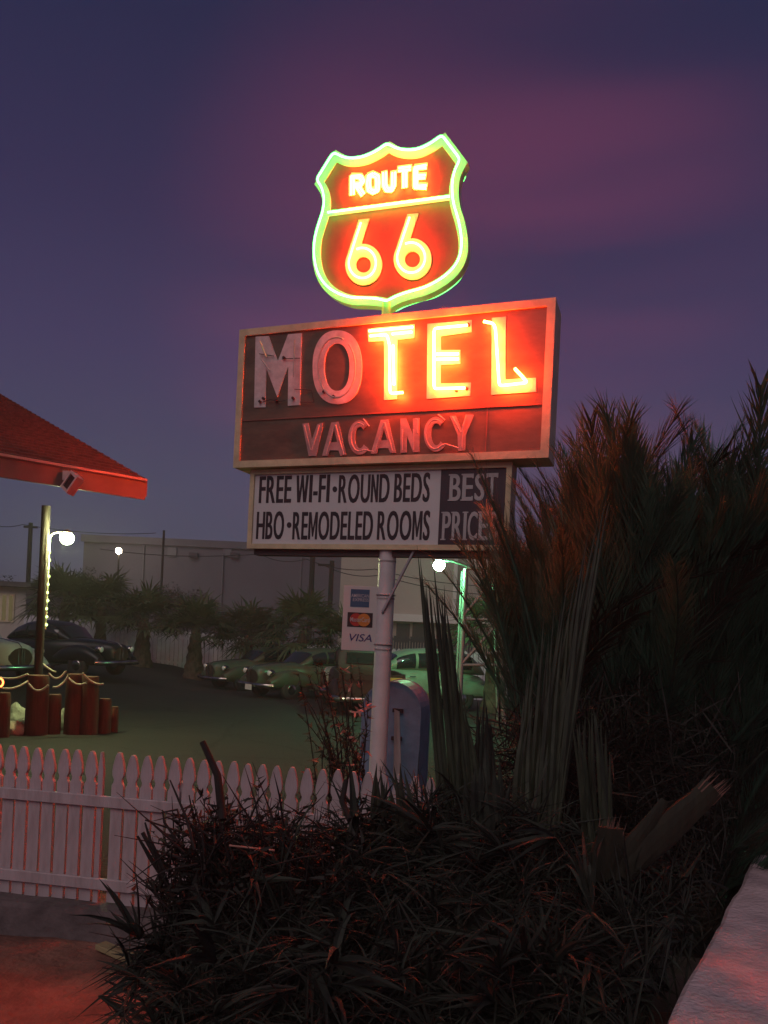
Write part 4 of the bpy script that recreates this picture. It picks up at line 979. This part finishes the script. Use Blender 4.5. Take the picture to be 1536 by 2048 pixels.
# ------------------------------------------------------------------ the big feathery palm on the right
def feather(L, nl, ll, droop, seed):
    rng = random.Random(seed); b = MB(); pts = []
    n = 12
    for k in range(n + 1):
        t = k / n; pts.append(Vector((L * (t - droop * .25 * t ** 3), .04 * L * math.sin(t * 2 + seed), L * (.0 - droop * t ** 2.6))))
    b.tube(pts, [.020 * (1 - .85 * k / n) for k in range(n + 1)], 5)
    for k in range(nl):
        t = .12 + .88 * (k + .5) / nl; f = t * n; i = min(n - 1, int(f)); c = pts[i].lerp(pts[i + 1], f - i); tg = (pts[i + 1] - pts[i]).normalized()
        sd_ = tg.cross(Vector((0, 0, 1))).normalized(); up = sd_.cross(tg)
        lw = ll * (math.sin(math.pi * min(1, .18 + t * .82)) ** .6 * .8 + .25)
        for s_ in (-1, 1):
            fw = rng.uniform(.75, 1.35) + t * .5
            d = (sd_ * s_ * rng.uniform(.45, .85) + tg * fw * 1.25 + up * rng.uniform(.05, .55)).normalized()
            q = c + d * lw * rng.uniform(.75, 1.15)
            b.blade(c, q, rng.uniform(.0042, .0066), up, bend=(rng.uniform(-.02, .02), rng.uniform(-.02, .02), -rng.uniform(0, .06)), seg=2, fold=.4)
    return b
def orient(d, twist):
    d = Vector(d).normalized(); up = Vector((0, 0, 1)); s_ = d.cross(up)
    s_ = s_.normalized() if s_.length > .02 else Vector((0, 1, 0)); u = s_.cross(d)
    return (Matrix((d, -s_, u)).transposed() @ Matrix.Rotation(twist, 3, 'X')).to_euler()
fm = [feather(1.9, 78, .36, .10, 1), feather(2.2, 86, .40, .20, 2), feather(1.6, 70, .32, .05, 3), feather(2.0, 74, .38, .40, 4), feather(1.75, 72, .35, .15, 5), feather(1.85, 60, .34, .28, 6)]
fm = [f.mesh('frond', M_LEAF if i not in (3, 5) else mat('brown_frond', (.034, .048, .030), .75, .5, 4)) for i, f in enumerate(fm)]
def feather_palm(px, d, zc, label, seed, nf, azr, elr, sc_, trunk_r=.16):
    rng = random.Random(seed); q = P(px, 1500, d); root = empty('feather_palm', (q.x, d, -.1)); tag(root, label, 'palm tree', 'bushy feather palms right of the sign')
    b = MB(); rs = []
    for k in range(10):
        t = k / 9; r_ = trunk_r * (1.15 - .3 * t) * (1.08 if k % 2 else .94); rs.append([Vector((r_ * math.cos(2 * math.pi * j / 12), r_ * math.sin(2 * math.pi * j / 12), (zc + .1) * t)) for j in range(12)])
    b.rings(rs, sm=False); b.build('trunk', M_BARK, root)
    for k in range(nf):
        az = R(rng.uniform(*azr)); el = R(rng.uniform(*elr)) if rng.random() > .25 else R(rng.uniform(60, 88))
        if math.cos(az) < -.1: el = max(el, R(rng.uniform(62 if px < 1160 else 72, 86)))
        o = link('frond', rng.choice(fm if math.cos(az) > -.1 else (fm[0], fm[2], fm[2], fm[4])), root, (rng.uniform(-.14, .14), rng.uniform(-.12, .12), zc + .1 + rng.uniform(-.45, .1)))
        o.rotation_euler = orient((math.cos(az) * math.cos(el), math.sin(az) * math.cos(el), math.sin(el)), rng.uniform(-.7, .7)); s_ = sc_ * rng.uniform(.8, 1.08); o.scale = (s_,) * 3
feather_palm(1098, 5.3, 1.02, 'bushy feather palm overlapping the right end of the sign panels', 31, 96, (-180, 180), (56, 89), .98)
feather_palm(1150, 5.7, 1.40, 'taller feather palm just behind the one at the sign panels', 36, 84, (-180, 180), (52, 89), .95)
feather_palm(1290, 5.1, 1.0, 'tall feather palm at the middle of the right hand thicket', 32, 96, (-180, 180), (44, 89), 1.2)
feather_palm(1520, 5.0, 1.1, 'feather palm cut by the right edge of the picture', 33, 92, (-180, 180), (38, 89), 1.26)
feather_palm(1210, 6.0, 1.2, 'feather palm standing behind the others against the sky', 34, 80, (-180, 180), (56, 89), 1.2)
feather_palm(1400, 4.9, .45, 'lower feather palm filling the thicket near the plastered wall', 35, 90, (-180, 180), (40, 89), .95)

# ------------------------------------------------------------------ cut fan palm in the foreground
fp_root = empty('pruned_palm', (0, 0, 0)); tag(fp_root, 'pruned palm with stiff folded grey green fronds cut to stubs, before the sign pole', 'palm plant')
def folded(base, wbase, tips, d0, d1, m=M_LEAFG, name='cut_frond', fold=.8, seg=6):
    """stiff pleated frond: narrow strips from a common base to a row of tips (pixels at depths d0 base, d1 tip)"""
    rg = random.Random(int(base[0] + tips[0][0])); t2 = []
    for i in range(len(tips) - 1):
        a, c = tips[i], tips[i + 1]; t2 += [a, ((a[0] + c[0]) / 2 + rg.uniform(-3, 3), (a[1] + c[1]) / 2 + rg.uniform(-14, 40))]
    tips = t2 + [tips[-1]]
    b = MB(); n = len(tips)
    for k, (tx_, ty_) in enumerate(tips):
        f = k / max(1, n - 1) - .5; bp = P(base[0] + wbase * f, base[1], d0 + .02 * (k % 2)); tp = P(tx_, ty_, d1 + .05 * math.sin(k * 2.1))
        w_ = max(4.3, wbase / n * .95) * d0 / FPX * rg.uniform(.8, 1.15); bow = rg.uniform(-.03, .03)
        vs_ = []; side = Vector((1, 0, 0)); L = tp - bp
        for i in range(seg + 1):
            t = i / seg; c = bp.lerp(tp, t) + Vector((bow * math.sin(t * math.pi), .03 * math.sin(t * 3 + k), 0)); ww = w_ * (.75 + .5 * math.sin(min(1, t * 1.3) * math.pi * .6)) * (1 - t ** 3.0) + .0006
            vs_ += [c - side * ww, c + Vector((0, -fold * ww, 0)), c + side * ww]
        b.add(vs_, [q for i in range(seg) for q in ((i * 3, i * 3 + 1, i * 3 + 4, i * 3 + 3), (i * 3 + 1, i * 3 + 2, i * 3 + 5, i * 3 + 4))])
    return b.build(name, m, fp_root)
folded((925, 1660), 85, [(834, 1090), (842, 1150), (852, 1165), (862, 1185), (866, 1120), (880, 1190), (889, 1170), (893, 1235), (900, 1300), (906, 1330), (915, 1345), (926, 1385), (940, 1480)], 3.9, 4.1)
folded((1070, 1680), 80, [(1040, 1480), (1046, 1390), (1058, 1340), (1072, 1300), (1085, 1235), (1096, 1290), (1110, 1215), (1135, 1150), (1165, 1120), (1180, 1060), (1198, 1020), (1214, 985), (1222, 1000)], 3.8, 4.1)
folded((1070, 1690), 90, [(1035, 1500), (1050, 1420), (1062, 1395), (1078, 1360), (1100, 1330), (1118, 1290), (1140, 1230), (1158, 1190)], 3.76, 4.0)
folded((1200, 1720), 62, [(1143, 1440), (1150, 1445), (1160, 1440), (1172, 1432), (1180, 1410), (1192, 1425), (1204, 1440), (1216, 1500)], 3.6, 3.7)
M_STUB = mat('cut_stub', (.024, .024, .012), .75, .5, 8, .5, stretch=(1, 1, .2)); M_FRAY = mat('frayed_fibre', (.22, .12, .09), .8, .3, 20)
for (a, c, w0, w1) in (((1235, 1745), (1425, 1575), .075, .055), ((1215, 1760), (1330, 1600), .06, .02), ((1205, 1760), (1222, 1655), .075, .06)):
    pa, pc = P(*a, 3.3), P(*c, 3.25); b = MB(); rs_ = []; up_ = Vector((0, 1, 0)); sd2 = (pc - pa).cross(up_).normalized()
    for k in range(7):
        t = k / 6; c_ = pa.lerp(pc, t); ww = w0 + (w1 - w0) * t
        rs_.append([c_ + sd2 * ww * math.cos(2 * math.pi * j / 12) * (1 + .12 * math.sin(j * 5 + k)) + up_ * ww * .38 * math.sin(2 * math.pi * j / 12) for j in range(12)])
    b.rings(rs_, sm=False); stub_ = b.build('stub', M_STUB, fp_root)
    if w1 > .03:
        b = MB(); rg = random.Random(int(a[0]))
        for k in range(16):
            q = pc + sd2 * rg.uniform(-w1, w1) + up_ * rg.uniform(-.02, .01); b.blade(q - (pc - pa).normalized() * .05, q + (pc - pa).normalized() * rg.uniform(.015, .07) + sd2 * rg.uniform(-.015, .015), .0065, up_, seg=1)
        b.build('frayed_tip', M_FRAY, stub_)
folded((800, 1760), 95, [(752, 1545), (760, 1530), (775, 1560), (788, 1532), (800, 1524), (808, 1540), (818, 1620)], 3.5, 3.6, mat('dark_stub', (.035, .038, .022), .7, .4, 5))
folded((965, 1680), 40, [(955, 1400), (968, 1380), (975, 1410), (982, 1440)], 4.0, 4.1, M_DEAD)
folded((985, 1700), 80, [(930, 1560), (950, 1530), (972, 1490), (1000, 1520), (1020, 1560)], 3.7, 3.8, M_DEAD)
b = MB(); q0 = P(1080, 1900, 3.7)
rs = []
for k in range(8):
    t = k / 7; r_ = .30 * (1 - .35 * t) * (1.1 if k % 2 else .92); rs.append([Vector((q0.x + r_ * math.cos(2 * math.pi * j / 12) * 1.2, 3.85 + r_ * math.sin(2 * math.pi * j / 12), -.1 + .75 * t)) for j in range(12)])
b.rings(rs, sm=False); b.build('trunk', M_BARK, fp_root)
# low wall line, used to keep the litter clear of it
WZ = .45
def wz(px, py):
    r_ = ray(px, py); return Vector((0, 0, CAM_H)) + r_ * ((WZ - CAM_H) / r_.z)
e0, e1 = wz(1320, 2048), wz(1536, 1662); ed2 = (e1 - e0).normalized(); nd = Vector((ed2.y, -ed2.x, 0))
def over_wall(q): return (q - e0).dot(nd) > -.02
# dark shrub on the left of the pruned palm
def mass(name, label, cat, m, spots, n, lr, wr, seed, kind=None, up=.3):
    """spots: (px, py, depth, radius) blobs filled with leaf blades"""
    rng = random.Random(seed); b = MB(); tot = [s_[3] ** 2 for s_ in spots]
    for k in range(n):
        px, py, d, r_ = rng.choices(spots, tot)[0]; c = P(px, py, d); v = Vector((rng.gauss(0, 1), rng.gauss(0, 1), rng.gauss(0, 1))).normalized() * r_ * rng.random() ** .4
        q = c + v; q.z = max(q.z, -.09); dd = (Vector((rng.gauss(0, 1), rng.gauss(0, 1), rng.gauss(up, .8))) + v / r_ * .7).normalized(); l = rng.uniform(*lr)
        tp = q + dd * l; tp.z = max(tp.z, -.09)
        if over_wall(q) or over_wall(tp): continue
        b.blade(q, tp, rng.uniform(*wr), (rng.gauss(0, 1), rng.gauss(0, 1), rng.gauss(0, 1)), bend=(0, 0, -l * rng.uniform(0, .25)), seg=2)
    return b
shrub = empty('thorny_shrub', P(480, 1750, 3.7)); shrub.location.z = -.1; tag(shrub, 'dark twiggy shrub with bare spiky stalks in front of the picket fence', 'shrub')
def rel(b, root): b.v = [tuple(Vector(v) - root.location) for v in b.v]; return b
def leafy_stems(spots, n, hgt, leaf, seed, lean=(0, 0, 0)):
    """branching stems from the ground with small leaves; spots: (px, depth, spread)"""
    rng = random.Random(seed); bl, bs = MB(), MB()
    for k in range(n):
        px, d, sp_ = rng.choice(spots); a = P(px, 1800, d); a.z = -.1; a += Vector((rng.uniform(-sp_, sp_) * .5, rng.uniform(-sp_, sp_) * .5, 0))
        c = a + Vector((rng.gauss(0, sp_) + lean[0], rng.gauss(0, sp_ * .7) + lean[1], rng.uniform(*hgt))); mid = a.lerp(c, .5) + Vector((rng.uniform(-.06, .06), rng.uniform(-.06, .06), .06))
        pts = [a, a.lerp(mid, .5), mid, mid.lerp(c, .5) + Vector((0, 0, .02)), c]; bs.tube(pts, [.006, .005, .004, .003, .0012], 4)
        for tw in range(5):
            t = rng.uniform(.35, .95); f = t * 4; i = min(3, int(f)); q = pts[i].lerp(pts[i + 1], f - i); e = q + Vector((rng.gauss(0, .09), rng.gauss(0, .09), rng.uniform(.0, .14))); bs.tube([q, e], [.0025, .001], 3)
            for j in range(11):
                q2 = q.lerp(e, rng.random()); dd = Vector((rng.gauss(0, 1), rng.gauss(0, 1), rng.gauss(.2, .7))).normalized(); l = rng.uniform(*leaf); bl.blade(q2, q2 + dd * l, l * .24, (rng.gauss(0, 1), rng.gauss(0, 1), 1), seg=1)
    return bl, bs
bl, bs = leafy_stems([(430, 3.7, .10), (500, 3.7, .12), (580, 3.65, .12), (660, 3.6, .12), (720, 3.6, .1), (480, 3.4, .13), (600, 3.3, .14), (400, 3.5, .08)], 300, (.62, 1.02), (.03, .07), 41)
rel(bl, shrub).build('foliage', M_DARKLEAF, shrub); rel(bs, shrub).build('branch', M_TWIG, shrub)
b = MB(); rng = random.Random(5)
stk = [((445, 1640), (405, 1484), .020), ((470, 1720), (290, 1640), .007), ((330, 1760), (275, 1672), .011), ((330, 1740), (290, 1645), .008), ((345, 1800), (285, 1665), .012), ((390, 1700), (340, 1560), .007), ((400, 1690), (378, 1590), .006), ((360, 1640), (322, 1625), .006), ((420, 1700), (348, 1580), .006), ((370, 1720), (310, 1700), .007), ((410, 1740), (385, 1600), .006),
       ((420, 1780), (300, 1760), .006), ((340, 1840), (290, 1790), .007), ((360, 1690), (325, 1620), .006), ((430, 1690), (400, 1600), .005), ((480, 1640), (470, 1590), .006), ((700, 1640), (692, 1560), .016), ((520, 1800), (330, 1780), .007), ((600, 1780), (430, 1870), .006), ((450, 1850), (330, 1940), .010), ((340, 1960), (205, 1935), .008), ((300, 2010), (210, 1960), .008), ((330, 2030), (240, 1935), .009), ((330, 2010), (255, 1925), .009), ((300, 2060), (225, 1985), .008), ((320, 2060), (285, 1960), .009)]
for a, c, r_ in stk:
    d0, d1 = rng.uniform(3.2, 3.5), rng.uniform(3.4, 3.6); pa, pc = P(*a, d0), P(*c, d1); mid = pa.lerp(pc, .5) + Vector((rng.uniform(-.03, .03), rng.uniform(-.03, .03), rng.uniform(-.02, .03)))
    b.tube([pa, mid, pc], [r_, r_ * .9, r_ * .45 if r_ < .012 else r_ * .75], 6)
for k in range(150):
    px, py = rng.uniform(300, 720), rng.uniform(1640, 1960); a = P(px, py, rng.uniform(3.2, 3.6)); dd = Vector((rng.gauss(-.25, .6), rng.gauss(-.1, .4), rng.gauss(.35, .6))).normalized()
    b.tube([a, a + dd * .12 + Vector((0, 0, rng.uniform(-.02, .03))), a + dd * rng.uniform(.2, .38)], [.005, .004, .001], 4)
rel(b, shrub).build('stalk', M_TWIG, shrub)
# heap of dead fronds and litter
def straps(spots, n, seed):
    """tufts of long drooping strap leaves; spots: (px, py, depth, radius)"""
    rng = random.Random(seed); b = MB(); tot = [q[3] for q in spots]
    for k in range(n):
        px, py, d, r_ = rng.choices(spots, tot)[0]; c = P(px, py, d) + Vector((rng.gauss(0, 1), rng.gauss(0, 1), rng.gauss(-.4, .7))) * r_ * .6; c.z = max(c.z, -.08)
        ax = Vector((rng.gauss(0, .9), rng.gauss(-.45, .6), rng.gauss(.45, .5))).normalized(); L = rng.uniform(.16, .5); sprd = rng.uniform(.15, .6); wd_ = rng.uniform(.0035, .010) if rng.random() < .8 else rng.uniform(.011, .018)
        for j in range(rng.randint(5, 14)):
            dd = (ax + Vector((rng.gauss(0, sprd), rng.gauss(0, sprd), rng.gauss(0, sprd)))).normalized(); l = L * rng.uniform(.5, 1.1); tp = c + dd * l; bend = Vector((rng.gauss(0, .04), rng.gauss(0, .04), -l * rng.uniform(.05, .55)))
            e_ = tp + bend
            if e_.z < -.09: bend.z += -.09 - e_.z
            if tp.z < -.09 or over_wall(c) or over_wall(e_): continue
            b.blade(c, tp, wd_ * rng.uniform(.7, 1.2), (rng.gauss(0, 1), rng.gauss(0, 1), rng.gauss(0, 1)), bend=bend, seg=4, fold=.5)
    return b
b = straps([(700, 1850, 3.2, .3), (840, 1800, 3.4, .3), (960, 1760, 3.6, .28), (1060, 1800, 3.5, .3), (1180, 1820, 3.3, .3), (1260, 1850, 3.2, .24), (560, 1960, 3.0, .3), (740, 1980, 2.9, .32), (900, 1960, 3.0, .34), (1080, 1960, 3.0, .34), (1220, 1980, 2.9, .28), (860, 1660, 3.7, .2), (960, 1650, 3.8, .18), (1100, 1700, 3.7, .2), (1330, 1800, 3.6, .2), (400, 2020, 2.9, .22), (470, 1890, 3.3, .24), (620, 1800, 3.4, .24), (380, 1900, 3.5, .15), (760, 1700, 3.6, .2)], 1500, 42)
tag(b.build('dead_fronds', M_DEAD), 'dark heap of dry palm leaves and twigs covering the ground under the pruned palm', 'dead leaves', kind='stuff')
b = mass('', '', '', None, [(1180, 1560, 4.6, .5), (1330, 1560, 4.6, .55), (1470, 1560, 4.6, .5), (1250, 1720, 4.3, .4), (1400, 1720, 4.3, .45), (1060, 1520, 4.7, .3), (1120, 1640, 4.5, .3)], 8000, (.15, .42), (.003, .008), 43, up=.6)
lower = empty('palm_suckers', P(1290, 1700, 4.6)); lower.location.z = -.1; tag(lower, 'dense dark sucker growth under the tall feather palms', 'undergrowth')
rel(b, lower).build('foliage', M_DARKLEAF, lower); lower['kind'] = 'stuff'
# red tipped plant by the pole
rp_ = empty('red_tipped_plant', P(670, 1600, 5.0)); rp_.location.z = 0; tag(rp_, 'wispy plant with pinkish red leaf tips just left of the white pole', 'plant')
rng = random.Random(9); b = MB(); t2 = MB()
for k in range(46):
    a = P(rng.uniform(640, 740), 1640, 5.0 + rng.uniform(-.2, .2)); c = P(rng.uniform(590, 760), rng.uniform(1300, 1590), 5.0 + rng.uniform(-.25, .25)); mid = a.lerp(c, .5) + Vector((rng.uniform(-.08, .08), 0, .04)); pts = [a, a.lerp(mid, .5), mid, mid.lerp(c, .6) + Vector((0, 0, .02)), c]
    t2.tube(pts, [.005, .005, .004, .003, .0015], 5)
    for j in range(34):
        t = rng.uniform(.25, 1); f = t * 4; i = min(3, int(f)); q = pts[i].lerp(pts[i + 1], f - i); dd = Vector((rng.gauss(0, 1), rng.gauss(0, .7), rng.gauss(.2, .8))).normalized(); l = rng.uniform(.025, .06)
        b.blade(q, q + dd * l, l * .22, (rng.gauss(0, 1), rng.gauss(0, 1), 1), seg=1)
rel(t2, rp_).build('stem', M_TWIG, rp_); rel(b, rp_).build('foliage', M_TREE, rp_)
M_TIP = mat('pink_tip', (.50, .20, .15), .6, .25, 20)
for (px, py) in [(718, 1421), (710, 1425), (725, 1416), (732, 1412), (740, 1414), (668, 1449), (678, 1453), (683, 1465), (695, 1475), (704, 1482), (712, 1503), (720, 1507), (728, 1500), (735, 1503), (716, 1512), (610, 1545), (640, 1550), (660, 1552), (678, 1545), (690, 1560), (720, 1555), (650, 1560), (700, 1530), (735, 1560), (625, 1520), (690, 1340), (700, 1375), (655, 1370), (720, 1375)]:
    q = P(px, py, 4.95); b = MB()
    for j in range(3):
        dd = Vector((rng.gauss(.3, 1), rng.gauss(-.3, .5), rng.gauss(.2, .7))).normalized(); b.blade(q, q + dd * .045, .010, (rng.gauss(0, 1), -1, rng.gauss(0, 1)), seg=2)
    rel(b, rp_).build('leaf_tip', M_TIP, rp_)
# a thin reddish stick, a pale board and the low wall
b = MB(); b.tube([P(459, 1691, 3.25), P(549, 1701, 3.2)], .0045, 6); tag(b.build('dry_stick', mat('bare_stick', (.42, .2, .15), .6, .2, 9)), 'single bare reddish stick lying across the dark shrub', 'stick')
pa, pc = P(200, 1908, 4.28), P(338, 1945, 3.95); d = pc - pa; L = d.xy.length
b = MB(); b.box((0, -.035, 0), (L, .035, .03)); o = bevel(b.build('wood_board', mat('pale_board', (.30, .24, .12), .8, .3, 9, .3, stretch=(.2, 1, 1))), .004); o.location = (pa.x, pa.y, -.085); o.rotation_euler = (0, 0, math.atan2(d.y, d.x)); tag(o, 'pale yellowish board lying on the dirt below the kerb', 'board')
# low concrete wall, its rough top catching the pink light
b = MB(); rows = []; nl = 60
for i in range(nl + 1):
    s_ = -1.6 + 7.0 * i / nl; r_ = []
    for (o_, z) in [(0.02, -.3), (0.0, WZ - .05), (.012, WZ - .012), (.03, WZ)] + [(.06 + .07 * k, WZ) for k in range(9)] + [(.66, WZ - .02), (.67, -.3)]:
        q = e0 + ed2 * s_ + nd * (o_ + .014 * noise.noise((s_ * 2.3, z * 3, 2)) + .006 * noise.noise((s_ * 11, z * 9, 5))); q.z = z + (.010 * noise.noise((q.x * 5, q.y * 5, 4)) + .004 * noise.noise((q.x * 21, q.y * 21, 6)) if z > 0 else 0); r_.append(q)
    rows.append(r_)
b.rings(rows, sm=False)
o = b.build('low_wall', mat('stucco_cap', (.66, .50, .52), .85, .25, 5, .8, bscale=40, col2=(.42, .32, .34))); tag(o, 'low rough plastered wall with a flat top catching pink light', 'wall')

# ------------------------------------------------------------------ even thin haze over the whole scene, added for glow round neon and lamps
hz = bpy.data.materials.new('glow_haze'); hz.use_nodes = True; ht = hz.node_tree; ht.nodes.clear()
ho = ht.nodes.new('ShaderNodeOutputMaterial'); hv = ht.nodes.new('ShaderNodeVolumePrincipled'); ht.links.new(hv.outputs[0], ho.inputs[1])
hv.inputs['Color'].default_value = (.8, .8, .82, 1); hv.inputs['Density'].default_value = .0021; hv.inputs['Anisotropy'].default_value = .0
b = MB(); b.box((-950, -320, -3), (950, 1600, 24)); hzo = b.build('added_haze', hz); hzo['kind'] = 'stuff'; hzo['label'] = 'thin added haze that gives the sign and lamps their glow'
SC.cycles.volume_bounces = 0
